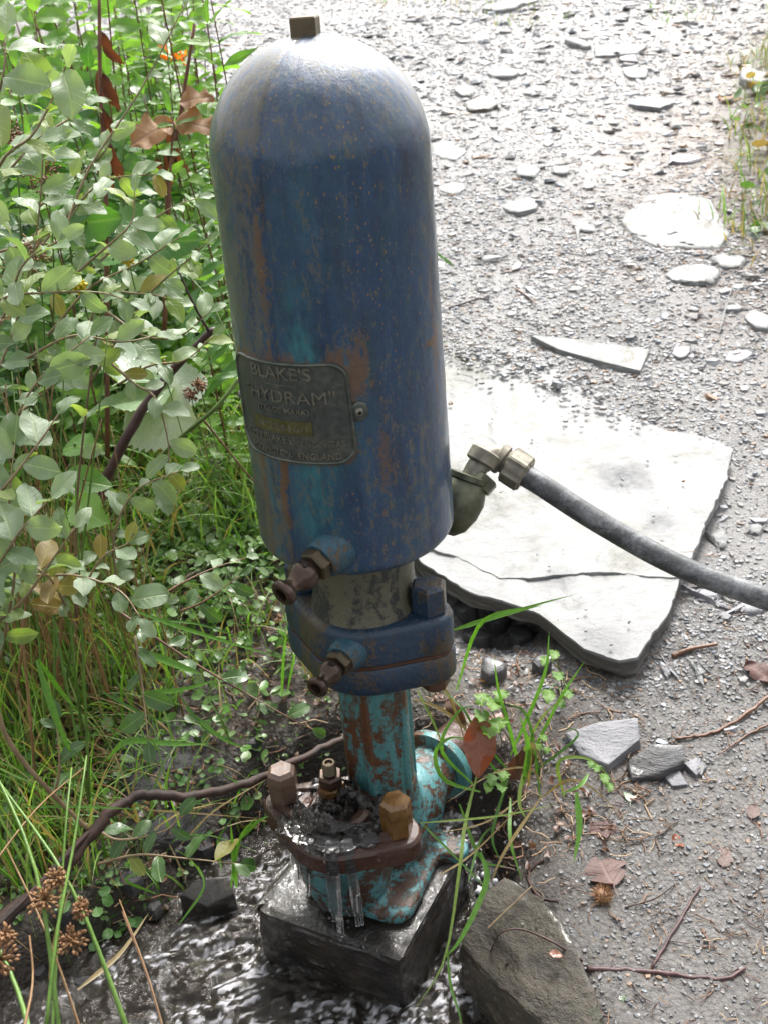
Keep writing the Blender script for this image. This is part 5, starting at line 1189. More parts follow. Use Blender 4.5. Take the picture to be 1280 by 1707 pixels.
grass_patch('grass', 'sparse grass blades on the wet left bank', 1100, box(-.75, -.12, 1.22, 2.05, lambda x, y: (fbm(x*8, y*8, 0, 77, 3) > .05) | (x < -.36-.2*(y-1.3))), .05, .20, .0040, .25, 1.)
def rushy(n):
    c = rng.integers(0, 4, n); cx_ = np.array([-.62, -.70, -.55, -.66])[c]; cy_ = np.array([1.25, 1.45, 1.62, 1.85])[c]
    x = cx_+rng.normal(0, .07, n); y = cy_+rng.normal(0, .07, n); k = sdf_poly(x, y, STREAM) > .01; return np.stack([x, y], -1)[k]
grass_patch('grass', 'tall yellow green blades at the left edge among the rushes', 420, rushy, .14, .42, .0042, .3, 1.15, (.15, .7))
grass_patch('grass', 'loose green grass between the dead cane and the vessel', 1500, box(-1.0, -.1, 1.95, 2.9, clump(3, -.2)), .06, .25, .004, .2, 1.2)
def rbank(n):
    x = rng.uniform(1.1, 3.0, n); y = rng.uniform(2.8, 6.3, n); k = (x > path_right(y)+.0+.25*fbm(x*3, y*3, 0, 88, 3)); return np.stack([x, y], -1)[k]
grass_patch('grass', 'green and straw coloured grass on the right bank', 4500, rbank, .04, .17, .005, .45, 1.1)
def farpath(n):
    x = rng.uniform(.2, 3.2, n); y = rng.uniform(6.2, 9, n); k = fbm(x*2, y*2, 0, 90, 3) > .05; return np.stack([x, y], -1)[k]
grass_patch('grass', 'low yellow green grass at the far top of the path', 2500, farpath, .02, .07, .006, .5, 1.)

# the grass tuft right of the pump: each blade its own part
def tuft(label, base_uv, specs, mat='grass', name='grass_tuft'):
    p = on_ground(*base_uv); pl = Plant(name, tuple(p), label, 'grass tuft')
    for pts, wd, c in specs:
        P = [Vector(q) for q in spline(pts, 14)]; V = []; n = len(P); cam_side = None
        for i, q in enumerate(P):
            t = (P[min(i+1, n-1)]-P[max(i-1, 0)]).normalized(); s = t.cross(Vector((0, -.6, .8))).normalized(); k = wd*(1-(i/(n-1))**2.5)*.5*min(1, .35+i*.2)
            nrm = s.cross(t); V += [q-s*k, q-nrm*k*.25, q+s*k]
        Fc = np.array([(i*3+j, i*3+j+1, i*3+j+4, i*3+j+3) for i in range(n-1) for j in range(2)])
        me = mesh_np('blade', np.array([tuple(v) for v in V]), Fc, M[mat], True, np.tile(np.array(c), (len(V), 1))); wpart('blade', me, pl.o)
    return pl
GR = (.10, .24, .03); GD = (.06, .16, .02); DY = (.26, .19, .08); GY = (.17, .25, .05)
tuft('tuft of bright curling grass right of the turquoise column', (800, 1300), [
    (D((760, 1150, 1.62), (800, 1040, 1.55), (880, 1012, 1.5), (962, 990, 1.45))[0:4], .006, GR),
    (D((755, 1050, 1.6), (820, 1030, 1.55), (905, 1008, 1.5)), .008, GR),
    (D((870, 1300, 1.6), (850, 1220, 1.55), (830, 1150, 1.52), (822, 1090, 1.5)), .006, GR),
    (D((900, 1330, 1.6), (880, 1200, 1.56), (840, 1170, 1.54)), .005, GD),
    (D((870, 1290, 1.6), (930, 1170, 1.56), (975, 1100, 1.53)), .005, GR),
    (D((850, 1260, 1.6), (905, 1130, 1.56), (915, 1050, 1.55)), .006, GR),
    (D((800, 1320, 1.6), (740, 1300, 1.56), (725, 1255, 1.55), (750, 1230, 1.54), (790, 1235, 1.54)), .007, GR),
    (D((790, 1310, 1.6), (735, 1250, 1.56), (760, 1190, 1.55), (790, 1175, 1.54)), .006, GR),
    (D((860, 1300, 1.6), (800, 1230, 1.56), (770, 1180, 1.55), (735, 1150, 1.6)), .005, GD),
    (D((870, 1310, 1.58), (880, 1250, 1.55), (865, 1190, 1.52)), .010, GR),
    (D((880, 1310, 1.58), (885, 1240, 1.55), (910, 1290, 1.55)), .008, DY),
    (D((700, 1135, 1.62), (740, 1150, 1.6), (760, 1190, 1.6), (775, 1240, 1.6)), .006, DY),
    (D((690, 1165, 1.62), (730, 1180, 1.6), (770, 1210, 1.6), (800, 1260, 1.6)), .006, DY),
    (D((695, 1150, 1.62), (720, 1200, 1.6), (740, 1250, 1.6)), .005, GY),
    (D((940, 1330, 1.6), (930, 1270, 1.58), (980, 1265, 1.58), (1020, 1300, 1.58)), .006, GY),
    (D((900, 1330, 1.6), (960, 1300, 1.56), (1040, 1360, 1.55)), .004, DY),
    (D((870, 1300, 1.6), (960, 1230, 1.57), (940, 1210, 1.57)), .004, GD),
    (D((855, 1290, 1.6), (900, 1200, 1.56), (955, 1150, 1.54)), .004, GY),
    (D((845, 1310, 1.6), (800, 1250, 1.57), (770, 1190, 1.57)), .004, GD),
    (D((905, 1310, 1.6), (880, 1280, 1.57), (820, 1290, 1.56), (740, 1340, 1.5)), .0035, DY),
    (D((880, 1320, 1.6), (810, 1370, 1.5), (720, 1390, 1.45)), .003, DY),
])
tuft('long drooping grass stems hanging down past the right side of the block', (850, 1400), [
    (D((800, 1270, 1.55), (775, 1370, 1.5), (765, 1450, 1.46), (740, 1600, 1.42), (685, 1690, 1.40)), .0055, GY),
    (D((850, 1330, 1.55), (850, 1400, 1.5), (870, 1470, 1.48)), .006, GR),
    (D((800, 1420, 1.5), (810, 1470, 1.48), (770, 1560, 1.45), (738, 1600, 1.44)), .009, GR),
    (D((745, 1580, 1.44), (750, 1640, 1.43), (765, 1690, 1.42), (770, 1720, 1.42)), .004, GR),
    (D((960, 1320, 1.52), (965, 1380, 1.5), (955, 1440, 1.48)), .010, GR),
    (D((980, 1290, 1.52), (965, 1310, 1.5), (930, 1325, 1.5)), .006, GR),
    (D((700, 1370, 1.5), (760, 1430, 1.47), (830, 1500, 1.44)), .0035, GD),
    (D((900, 1330, 1.52), (840, 1420, 1.48), (815, 1480, 1.47)), .005, DY),
    (D((730, 1460, 1.44), (790, 1420, 1.48), (880, 1330, 1.5)), .0030, DY),
    (D((700, 1372, 1.44), (830, 1360, 1.48), (930, 1340, 1.5)), .0032, GY),
    (D((845, 1300, 1.54), (820, 1390, 1.5), (835, 1440, 1.5)), .005, GD),
    (D((765, 1340, 1.5), (800, 1430, 1.5), (845, 1445, 1.48)), .005, GR),
    (D((780, 1470, 1.46), (800, 1400, 1.5), (830, 1370, 1.5)), .004, GD),
    (D((870, 1290, 1.55), (865, 1340, 1.53), (880, 1370, 1.52)), .006, GY),
])
tuft('green grass blades crossing the left bank stones', (220, 1250), [
    (D((230, 1020, 1.55), (300, 1045, 1.56), (380, 1070, 1.6), (480, 1100, 1.62)), .007, GR),
    (D((230, 1035, 1.55), (330, 1040, 1.6), (450, 1080, 1.65)), .004, GD),
    (D((180, 1265, 1.5), (215, 1235, 1.47), (290, 1240, 1.47), (355, 1240, 1.48)), .010, GR),
    (D((235, 1155, 1.5), (300, 1150, 1.5), (365, 1133, 1.5)), .008, GR),
    (D((310, 1180, 1.52), (370, 1230, 1.52), (420, 1250, 1.54)), .006, GR),
    (D((300, 1160, 1.52), (350, 1220, 1.52), (405, 1232, 1.54)), .004, GD),
    (D((240, 1085, 1.5), (300, 1110, 1.5), (340, 1125, 1.5)), .012, GR),
    (D((62, 1100, 1.35), (95, 1200, 1.36), (130, 1280, 1.38)), .010, GR),
    (D((65, 1100, 1.35), (100, 1150, 1.38), (130, 1185, 1.4)), .007, GR),
    (D((40, 1345, 1.4), (150, 1345, 1.42), (240, 1350, 1.44)), .004, GR),
    (D((165, 1150, 1.5), (240, 1190, 1.5), (310, 1215, 1.5)), .004, GD),
    (D((470, 1160, 1.6), (473, 1100, 1.58), (478, 1050, 1.55)), .005, GR),
    (D((480, 1150, 1.6), (490, 1100, 1.58), (492, 1080, 1.55)), .004, GR),
])
tuft('grass blades leaning on the bank just left of the valve body', (400, 1440), [
    (D((395, 1480, 1.55), (390, 1430, 1.52), (385, 1370, 1.5)), .008, GR), (D((385, 1480, 1.55), (400, 1400, 1.52), (430, 1360, 1.5)), .006, GR),
    (D((400, 1400, 1.55), (430, 1370, 1.52), (450, 1360, 1.52)), .006, GR), (D((370, 1450, 1.55), (365, 1400, 1.52), (400, 1350, 1.52)), .004, GD),
    (D((390, 1340, 1.55), (400, 1310, 1.53), (370, 1290, 1.52)), .004, GR), (D((260, 1490, 1.5), (210, 1465, 1.45), (280, 1445, 1.46)), .004, GR),
    (D((300, 1540, 1.45), (340, 1480, 1.46), (330, 1440, 1.48)), .004, GR), (D((130, 1650, 1.3), (200, 1590, 1.35), (250, 1520, 1.4)), .007, DY),
    (D((245, 1350, 1.46), (320, 1355, 1.48), (440, 1365, 1.5)), .0028, DY), (D((300, 1410, 1.48), (360, 1350, 1.5), (460, 1290, 1.55)), .0028, DY),
])

# ------------------------------------------------------------------ small broad-leaved plants
def herb(name, label, uv, stems, key, size, mat='stem_green', pairs=True, spacing=.04, cat='plant', r=.0025, droop=.1, spread=60, start=.15, ysome=None, depthbase=None):
    pl = Plant(name, gl(*uv), label, cat)
    for pts in stems:
        st, P = pl.stem(pts, r, r*.5, mat); pl.leaves(st, P, key, size, spacing, start, spread, jitter=.35, pairs=pairs, droop=droop, ysome=ysome)
    return pl
def crinkled(label, uv, spots, size, key='cress'):
    p = on_ground(*uv); pl = Plant('crinkled_herb', tuple(p), label, 'plant')
    for (u, v, d, s) in spots:
        q = Vector(atd(u, v, d)); b = Vector(p)+Vector((random.gauss(0, .01), random.gauss(0, .01), 0)); pl.stem([b, (b+q)/2+Vector((0, 0, .01)), q], .0012, .0009, 'stem_green')
        dv = (q-b); dv.z *= .2; put_leaf(key, q, dv+Vector((random.gauss(0, .01), 0, 0)), (0, -.6, .8), size*s, pl.o, 'leaf', pl.off)
    return pl
crinkled('crinkled bright green herb leaves above the rust red leaf', (845, 1240), [(825, 1165, 1.55, 1.), (805, 1185, 1.55, .9), (815, 1210, 1.54, .9), (835, 1150, 1.56, .8), (805, 1155, 1.56, .8), (830, 1195, 1.53, .9)], .038)
crinkled('small green lobed leaves growing beside the slab hollow', (935, 1150), [(925, 1085, 1.65, .8), (910, 1095, 1.65, .8), (930, 1120, 1.62, 1.), (915, 1150, 1.6, 1.), (945, 1150, 1.6, .9), (935, 1165, 1.6, .7)], .028)
crinkled('feathery little leaf sprig left of the grey slate chunk', (900, 1290), [(905, 1225, 1.56, .9), (898, 1240, 1.56, .9), (910, 1245, 1.56, .7)], .022)
crinkled('feathery green herb below the rust red leaf', (850, 1310), [(820, 1290, 1.53, 1.), (840, 1285, 1.53, .9), (835, 1305, 1.52, 1.), (815, 1305, 1.52, .8)], .024)
crinkled('curling feathery leaf between grass and slate chunk', (1010, 1310), [(995, 1275, 1.56, .9), (1008, 1290, 1.55, .9), (1015, 1305, 1.55, .8), (985, 1268, 1.56, .7)], .022)
# round-leaved seedlings on left bank (each rosette a plant)
def rosette(label, uv, n, size, key='round', lift=.012, spread=.018, cat='seedling', name='clover_seedling', group=None):
    p = Vector(on_ground(*uv)); pl = Plant(name, tuple(p), label, cat, group)
    for k in range(n):
        a = k*2.4+random.uniform(-.3, .3); rr_ = spread*random.uniform(.3, 1.2); q = p+Vector((math.cos(a)*rr_, math.sin(a)*rr_, lift*random.uniform(.6, 1.5)))
        pl.stem([p, q], .0007, .0006, 'stem_green', 'stalk', 4, 4); put_leaf(key, q, (math.cos(a), math.sin(a), .1), (0, -.4, 1), size*random.uniform(.7, 1.2), pl.o, 'leaf', pl.off)
rosette('clover like seedling above the branch, nearest the flat bank stone', (345, 1285), 12, .016)
rosette('clover like seedling beside the branch, left one of the pair', (290, 1312), 10, .015)
rosette('clover like seedling just right of the pair, over the branch', (325, 1330), 12, .015)
rosette('seedling with round leaves below the branch near the pump', (375, 1365), 12, .013)
rosette('round leaved seedling under the big oval dark leaf', (330, 1400), 8, .013)
rosette('wide patch of clover leaves at the left edge beside the branch', (55, 1420), 18, .022, spread=.04, lift=.03)
rosette('clover leaves behind the brown flower clusters', (160, 1510), 14, .022, spread=.035, lift=.03)
rosette('round clover leaves between flower clusters and water', (185, 1560), 12, .02, spread=.03, lift=.025)
rosette('clover patch near the left edge beside the rush stems', (20, 1370), 14, .022, spread=.04, lift=.04)
rosette('tiny seedling in the shallow water edge at lower left', (335, 1625), 5, .009, spread=.008)
rosette('small rosette on soil left of the vessel bottom', (395, 945), 8, .014)
rosette('small pale seedling beside the lower vessel edge', (372, 1000), 6, .01)
# plantain rosettes
rosette('broad leaved plantain with pale shiny leaves left of the upper drain cock', (355, 930), 9, .050, 'green', .02, .02, 'plant', 'plantain')
rosette('plantain with wet leaves right beside the vessel bottom', (405, 905), 7, .045, 'green', .02, .02, 'plant', 'plantain')
rosette('plantain under the dead cane with wide green leaves', (330, 880), 8, .045, 'green', .02, .025, 'plant', 'plantain')
# big silvery leaf plant
def bigleaf(label, base_uv, ls, key='silver', cat='plant', name='butterbur'):
    p = Vector(on_ground(*base_uv)); pl = Plant(name, tuple(p), label, cat)
    for (u, v, d, s, a, up) in ls:
        q = Vector(atd(u, v, d)); pl.stem([p, (p+q)/2+Vector((0, 0, .03)), q], .003, .002, 'stem_green'); put_leaf(key, q-Vector((math.cos(R(a)), math.sin(R(a)), 0))*s*.5, (math.cos(R(a)), math.sin(R(a)), 0), up, s, pl.o, 'leaf', pl.off)
bigleaf('plant with huge wet pale leaves catching the light behind the cane', (250, 760), [(235, 610, 2.0, .17, 70, (0, -.5, 1)), (215, 660, 1.95, .17, 190, (0, -.35, 1)), (265, 690, 1.95, .15, -30, (0, -.5, 1)), (190, 590, 2.05, .13, 120, (0, -.4, 1)), (300, 640, 2.0, .12, 20, (0, -.3, 1))])
bigleaf('plant with toothed mid green leaves beside the rushes', (150, 900), [(140, 800, 1.55, .08, -10, (0, -.7, 1)), (150, 855, 1.5, .10, -50, (0, -.8, .7)), (125, 740, 1.6, .08, 150, (0, -.5, 1))], 'green', name='nettle')
bigleaf('plant with broad deep green leaves under the willow shoots', (150, 640), [(145, 370, 2.0, .14, 0, (0, -.8, .6)), (110, 350, 2.0, .12, 160, (0, -.8, .6)), (235, 370, 2.1, .13, 20, (0, -.6, .8)), (280, 400, 2.0, .13, -10, (0, -.6, .8)), (190, 430, 2.0, .11, 60, (0, -.5, 1)), (60, 330, 2.1, .12, 100, (0, -.8, .6))], 'deep', name='dock')
# tall plants at the back left
def tall(name, label, x, y, h, key, size, n=6, mat='stem_green', spacing=.06, pairs=True, lean=.1, cat='plant', spread=65, droop=.15, r=.004, wide=.1, ysome=None):
    z = g1(x, y); pl = Plant(name, (x, y, z), label, cat)
    for k in range(n):
        b = Vector((x+random.gauss(0, wide), y+random.gauss(0, wide), z)); hh = h*random.uniform(.7, 1.05); l = Vector((random.gauss(0, lean)*hh, random.gauss(0, lean)*hh, 0))
        st, P = pl.stem([b, b+l*.3+Vector((0, 0, hh*.5)), b+l+Vector((0, 0, hh))], r, r*.4, mat, n=14)
        pl.leaves(st, P, key, size, spacing, .12, spread, jitter=.35, pairs=pairs, droop=droop, ysome=ysome)
    return pl
def bx_(u, y): return float(aty(u, 300, y)[0])
tall('willowherb', 'tall willowherb with lance leaves just left of the blue dome', bx_(335, 2.3), 2.3, 1.02, 'lance', .075, 4, 'twig_red', .05, wide=.05, r=.003, lean=.04)
tall('willowherb', 'willowherb with reddish stems behind the drooping dead leaves', bx_(235, 2.9), 2.9, .98, 'lance', .085, 6, 'twig_red', .05, wide=.10, lean=.06, r=.003)
tall('willowherb', 'willowherb cut by the top edge right of the orange flowers', bx_(325, 2.9), 2.9, 1.05, 'lance', .085, 4, 'twig_red', .05, wide=.06, lean=.05, r=.003)
tall('willowherb', 'tall willowherb standing at the very top left edge', bx_(40, 2.3), 2.3, 1.15, 'lance', .08, 5, 'twig_red', .045, wide=.10, lean=.06, r=.003)
tall('nettle_plant', 'broad leaved green plant deep behind the willow in the upper left', bx_(90, 3.0), 3.0, .80, 'deep', .085, 9, wide=.16, spacing=.05)
tall('nettle_plant', 'leafy plant low behind the brown dock stems', bx_(230, 3.2), 3.2, .58, 'deep', .085, 9, wide=.16, spacing=.05)
tall('nettle_plant', 'leafy plant at the far left edge behind the big willow leaves', bx_(20, 2.5), 2.5, .85, 'deep', .085, 7, wide=.14, spacing=.05)
tall('hazel_sapling', 'bright green sapling filling the top left corner', bx_(60, 3.5), 3.5, 1.10, 'green', .085, 11, 'stem_brown', .05, wide=.22, pairs=False)
tall('hazel_sapling', 'bright green sapling behind the orange flowers', bx_(250, 4.0), 4.0, .92, 'green', .08, 10, 'stem_brown', .05, wide=.2, pairs=False)
tall('hazel_sapling', 'leafy sapling reaching the top edge left of the brown dock stem', bx_(120, 2.8), 2.8, 1.12, 'green', .075, 8, 'stem_brown', .05, wide=.14, pairs=False)
tall('hazel_sapling', 'sapling with lit yellow green leaves far behind the willow tips', bx_(140, 4.4), 4.4, 1.05, 'green', .095, 12, 'stem_brown', .055, wide=.28, pairs=False)
tall('hazel_sapling', 'second far sapling, right of the one behind the willow tips', bx_(210, 4.8), 4.8, .92, 'green', .095, 11, 'stem_brown', .055, wide=.25, pairs=False)
tall('nettle_plant', 'low bright plant at the foot of the far saplings', bx_(200, 3.8), 3.8, .5, 'green', .085, 10, wide=.25, spacing=.05)
tall('nettle_plant', 'low green leafy plant beyond the big pale leaves', -.75, 2.75, .34, 'deep', .075, 9, wide=.18, spacing=.045)
tall('nettle_plant', 'low light green plant between vessel and dead cane', -.46, 2.45, .28, 'green', .065, 9, wide=.13, spacing=.04)
tall('nettle_plant', 'low green plant in the grass left of the vessel middle', -.55, 3.1, .35, 'green', .08, 8, wide=.16, spacing=.045)
tall('nettle_plant', 'dark green undergrowth plant behind the rush clump', -.95, 2.0, .42, 'deep', .07, 8, wide=.16, spacing=.045)
def fern(label, x, y, h, n=9):
    z = g1(x, y); pl = Plant('fern', (x, y, z), label, 'fern')
    for k in range(n):
        a = 2*math.pi*k/n+random.uniform(-.3, .3); L = h*random.uniform(.8, 1.1); d = Vector((math.cos(a), math.sin(a), 0)); b = Vector((x, y, z))
        st, P = pl.stem([b, b+d*L*.3+Vector((0, 0, L*.55)), b+d*L*.75+Vector((0, 0, L*.6)), b+d*L+Vector((0, 0, L*.42))], .003, .001, 'stem_green', 'rachis')
        pl.leaves(st, P, 'fern', .09, .030, .2, 75, jitter=.1, pairs=True, droop=0)
fern('green fern arching behind the curled brown leaves', bx_(160, 3.0), 3.0, .55, 8)
fern('green fern right of the brown dock stems', bx_(290, 3.4), 3.4, .42, 7)
fern('large fern with lit fronds in the upper left behind the willow', bx_(110, 2.6), 2.6, .85, 10)
fern('fern spreading at the far verge below the orange flowers', bx_(270, 3.9), 3.9, .6, 9)
# dock stems with hanging dead leaves
def dead_dock(label, stem_px, ls, r=.0055):
    pts = D(*stem_px); pl = Plant('dead_dock', tuple(on_ground(stem_px[0][0], stem_px[0][1]+200)), label, 'plant'); pl.stem(pts, r, r*.6, 'stem_brown')
    for (u, v, d, s, dr) in ls: put_leaf('dead_brown', atd(u, v, d), dr, (.2, -1, .2), s*.72, pl.o, 'dead_leaf', pl.off)
dead_dock('brown dead stem with long curled leaves hanging in the upper left', [(180, 760, 2.3), (177, 330, 2.15), (168, 150, 2.1), (166, -20, 2.05)], [(168, 50, 2.08, .11, (.25, 0, -1)), (165, 115, 2.1, .10, (-.1, 0, -1)), (172, 120, 2.08, .12, (.15, 0, -1)), (176, 230, 2.1, .15, (.1, 0, -1)), (168, 240, 2.1, .15, (-.05, 0, -1)), (172, 180, 2.1, .12, (0.05, 0, -1))])
dead_dock('dead stem with shrivelled brown leaf just left of the dome', [(275, 560, 2.3), (280, 330, 2.2), (300, 200, 2.15), (325, 40, 2.1)], [(284, 215, 2.18, .12, (-.1, 0, -1)), (286, 230, 2.18, .12, (.12, 0, -1)), (279, 250, 2.2, .14, (-.02, 0, -1)), (262, 262, 2.2, .09, (0, 0, -1))])
tan = Plant('maple_seedling', gl(290, 480), 'stem carrying two pale orange withered lobed leaves', 'plant')
tan.stem(D((283, 400, 2.15), (284, 300, 2.12), (290, 205, 2.1)), .003, .002, 'stem_brown'); LV['tanlobe'] = [leaf_mesh('leaf', 'dead_tan', 'lobed', .2, .2, .08, seed=3, wid=.85)]
put_leaf('tanlobe', atd(288, 205, 2.1), (-.5, -.3, -.1), (0, -.6, .8), .10, tan.o, 'leaf', tan.off); put_leaf('tanlobe', atd(292, 203, 2.1), (.9, -.2, -.1), (0, -.6, .8), .09, tan.o, 'leaf', tan.off); put_leaf('tanlobe', atd(300, 172, 2.1), (.8, -.1, .2), (0, -.6, .8), .07, tan.o, 'leaf', tan.off)
orf = Plant('orange_flower', gl(290, 300), 'small orange flowers glowing behind the willowherb stem', 'flower')
orf.stem(D((300, 330, 2.9), (295, 200, 2.85), (285, 80, 2.8)), .003, .002, 'stem_green')
for (u, v) in ((268, 68), (275, 78), (290, 88), (302, 98), (310, 92), (278, 100), (296, 80), (262, 75)):
    for k in range(3): put_leaf('petal', atd(u, v, 2.8), (random.gauss(0, 1), random.gauss(-.5, 1), random.gauss(0, 1)), (0, -1, .4), .026, orf.o, 'petal', orf.off)
for lab, uv, d in (('small yellow button flower above the horizontal willow shoot', (134, 479), 1.3), ('small yellow button flower left of the vessel among grey leaves', (215, 435), 1.5)):
    yf = Plant('button_flower', gl(uv[0], uv[1]+200), lab, 'flower'); c = Vector(atd(*uv, d)); yf.stem([c, c+Vector((0, .01, -.06))], .001, .001, 'stem_green'); flower_head(yf, c, .008, 40, 'flower_head', 'yellow', .002)
for lab, uv, d in (('rust brown knapweed seed head above the dead cane', (272, 612), 1.8), ('dark brown seed head right of the cane', (333, 640), 1.95), ('second dark seed head below the cane top', (318, 658), 1.95)):
    yf = Plant('knapweed', gl(uv[0], uv[1]+120), lab, 'seed head'); c = Vector(atd(*uv, d)); yf.stem([c, c+Vector((.01, .02, -.15))], .001, .001, 'stem_green'); flower_head(yf, c, .014, 60, 'flower_head', 'seed', .0022)

# creeping ground cover (uncountable small leaves)
def disc_template(seed, n=7, cup=.15):
    r = np.random.default_rng(seed); V = [(0, 0, 0)]+[((.5+r.uniform(-.06, .06))*math.cos(t), (.5+r.uniform(-.06, .06))*math.sin(t), cup*r.uniform(.3, 1)) for t in np.linspace(0, 2*math.pi, n, endpoint=False)]
    return np.array(V), np.array([(0, 1+k, 1+(k+1) % n) for k in range(n)])
DT = [disc_template(s) for s in range(6)]
def scrap_template(seed):
    r = np.random.default_rng(seed+50); V = [(0, 0, .05)]+[((.5+r.uniform(-.32, .2))*math.cos(t), (.32+r.uniform(-.2, .2))*math.sin(t), r.uniform(-.05, .4)) for t in np.linspace(0, 2*math.pi, 7, endpoint=False)]
    return np.array(V), np.array([(0, 1+k, 1+(k+1) % 7) for k in range(7)])
SCR = [scrap_template(s) for s in range(8)]
def ground_cover(label, n, x0, x1, y0, y1, smin, smax, zmin, zmax, cond, cols=((.07, .16, .03), (.12, .22, .06), (.16, .24, .10)), tilt=.5, temps=None):
    x = rng.uniform(x0, x1, n); y = rng.uniform(y0, y1, n); k = cond(x, y) & (sdf_poly(x, y, STREAM) > .01) & (x < path_left(y)+.12); x, y = x[k], y[k]; m = len(x)
    s = rng.uniform(smin, smax, m); z = G(x, y)+rng.uniform(zmin, zmax, m); c = np.array(cols)[rng.integers(0, len(cols), m)]*rng.uniform(.7, 1.25, (m, 1))
    me = scatter('ground_cover', temps or DT, np.stack([x, y, z], -1), np.stack([s, s*rng.uniform(.6, 1, m), s], -1), rotmats(m, tilt), c, M['cover_leaf'], True)
    tag(link('ground_cover', me), label, kind='stuff')
ground_cover('carpet of small round creeping leaves left of the vessel', 9500, -1.0, .0, 1.75, 2.9, .010, .026, .004, .045, lambda x, y: fbm(x*5, y*5, 0, 66, 3) > -.35+.7*sstep(2.0, 1.75, y))
ground_cover('tiny green seedlings dotted over the wet left bank', 3800, -.85, -.1, 1.15, 2.0, .006, .013, .002, .016, lambda x, y: (fbm(x*12, y*12, 0, 67, 3) > .08) | ((x < -.38-.15*(y-1.3)) & (fbm(x*12, y*12, 0, 67, 3) > -.3)))
ground_cover('dense low green leaves under the plants of the left verge', 14000, -3.2, -.1, 2.6, 6.0, .02, .05, .01, .22, lambda x, y: fbm(x*2, y*2, 0, 68, 3) > -.6, tilt=.6)
ground_cover('medium green leaves of low weeds between rushes and pump', 900, -.75, -.08, 1.30, 2.15, .014, .030, .008, .05, lambda x, y: fbm(x*6, y*6, 0, 69, 3) > .06-.5*sstep(1.75, 2.05, y)-.3*sstep(-.4, -.55, x), tilt=.45)
ground_cover('bits of brown dead leaf lying on the wet left bank', 900, -.75, -.05, 1.22, 2.1, .008, .022, .003, .010, lambda x, y: x < 9, cols=((.10, .05, .026), (.17, .10, .055), (.06, .03, .02)), tilt=.3, temps=SCR)
ground_cover('bits of brown dead leaf in the soil right of the pump foot', 160, .04, .36, 1.15, 1.6, .008, .022, .003, .010, lambda x, y: x < 9, cols=((.10, .04, .024), (.15, .07, .04), (.06, .03, .02)), tilt=.3, temps=SCR)
# right bank leaves
def rb_leaves():
    n = 900; x = rng.uniform(1.2, 3.3, n); y = rng.uniform(3.0, 5.5, n); k = x > path_right(y)+.02; x, y = x[k], y[k]; m = len(x); s = rng.uniform(.03, .07, m)
    me = scatter('ground_cover', DT, np.stack([x, y, G(x, y)+rng.uniform(.01, .08, m)], -1), np.stack([s, s*.8, s], -1), rotmats(m, .5), np.array([[.09, .18, .05], [.14, .22, .1], [.3, .2, .1]])[rng.integers(0, 3, m)]*rng.uniform(.7, 1.2, (m, 1)), M['cover_leaf'], True)
    tag(link('ground_cover', me), 'green and brown leaves on the right bank of the path', kind='stuff')
rb_leaves()
# far verge beyond the path so that the top of the view is closed
def far_veg():
    n = 9000; x = rng.uniform(-9, -1.6, n); y = rng.uniform(4.5, 11, n); k = x < path_left(y)-.2; x, y = x[k], y[k]; m = len(x); s = rng.uniform(.05, .12, m)
    me = scatter('far_undergrowth', DT, np.stack([x, y, G(x, y)+rng.uniform(.0, .9, m)], -1), np.stack([s, s*.6, s], -1), rotmats(m, .8), np.array([[.06, .14, .03], [.10, .2, .04], [.16, .26, .06]])[rng.integers(0, 3, m)], M['cover_leaf'], True)
    tag(link('far_undergrowth', me), 'light green undergrowth far behind on the left', kind='stuff')
far_veg()

# ------------------------------------------------------------------ water over the valve
def blob_sheet(c, rx, ry, z0, amp, seed, n=90, ang=0.0):
    t = np.linspace(-1, 1, n); A, B = np.meshgrid(t, t); rr_ = np.hypot(A, B)
    edge = sstep(1.0, .72, rr_+.16*fbm(A*3, B*3, 0, seed, 2))
    H = amp*(.34+1.1*fbm(A*3.2+.8*fbm(A*2, B*2, 0, seed+5, 2), B*3.2, 0, seed+1, 2)+.16*fbm(A*8, B*8, 0, seed+2, 2))*edge*1.2
    x = A*rx; y = B*ry; X2 = c[0]+x*math.cos(ang)-y*math.sin(ang); Y2 = c[1]+x*math.sin(ang)+y*math.cos(ang)
    top = np.stack([X2, Y2, z0+np.maximum(H, 0)+.0008], -1).reshape(-1, 3); bot = np.stack([X2, Y2, np.full_like(X2, z0)], -1).reshape(-1, 3)
    idx = np.arange(n*n).reshape(n, n); q = np.stack([idx[:-1, :-1], idx[:-1, 1:], idx[1:, 1:], idx[1:, :-1]], -1).reshape(-1, 4)
    k = (edge.ravel()[q] > .02).all(1); q = q[k]
    return np.concatenate([top, bot]), np.concatenate([q, q[:, ::-1]+n*n])
mbV, mbF = [], []; off = 0
for (c, rx, ry, z0, amp, sd2) in (((VC.x-.005, VC.y-.0), .088, .080, .330, .030, 91), ((VC.x-.03, VC.y-.02), .05, .045, .334, .036, 95), ((VC.x+.03, VC.y+.045), .045, .035, .333, .034, 97)):
    v, f = blob_sheet(c, rx, ry, z0, amp, sd2); mbV.append(v); mbF.append(f+off); off += len(v)
wt = link('bubbling_water', mesh_np('bubbling_water', np.concatenate(mbV), np.concatenate(mbF), M['splash'], True))
tag(wt, 'clear water bubbling over the top of the brown valve cover', kind='stuff')
mb = MB()
rr = random.Random(3)
def jet(p0, dirv, v0, tmax, r, n=12):
    P = []; rad = []
    for i in range(n):
        t = tmax*i/(n-1); q = Vector(p0)+Vector(dirv)*v0*t+Vector((0, 0, -4.9*t*t)); P.append(q+Vector((rr.gauss(0, .0012), rr.gauss(0, .0012), 0))); rad.append(r*(.8+.4*rr.random())*(1-.3*i/n))
    mb.add(tube(P, rad, 7))
jets = []
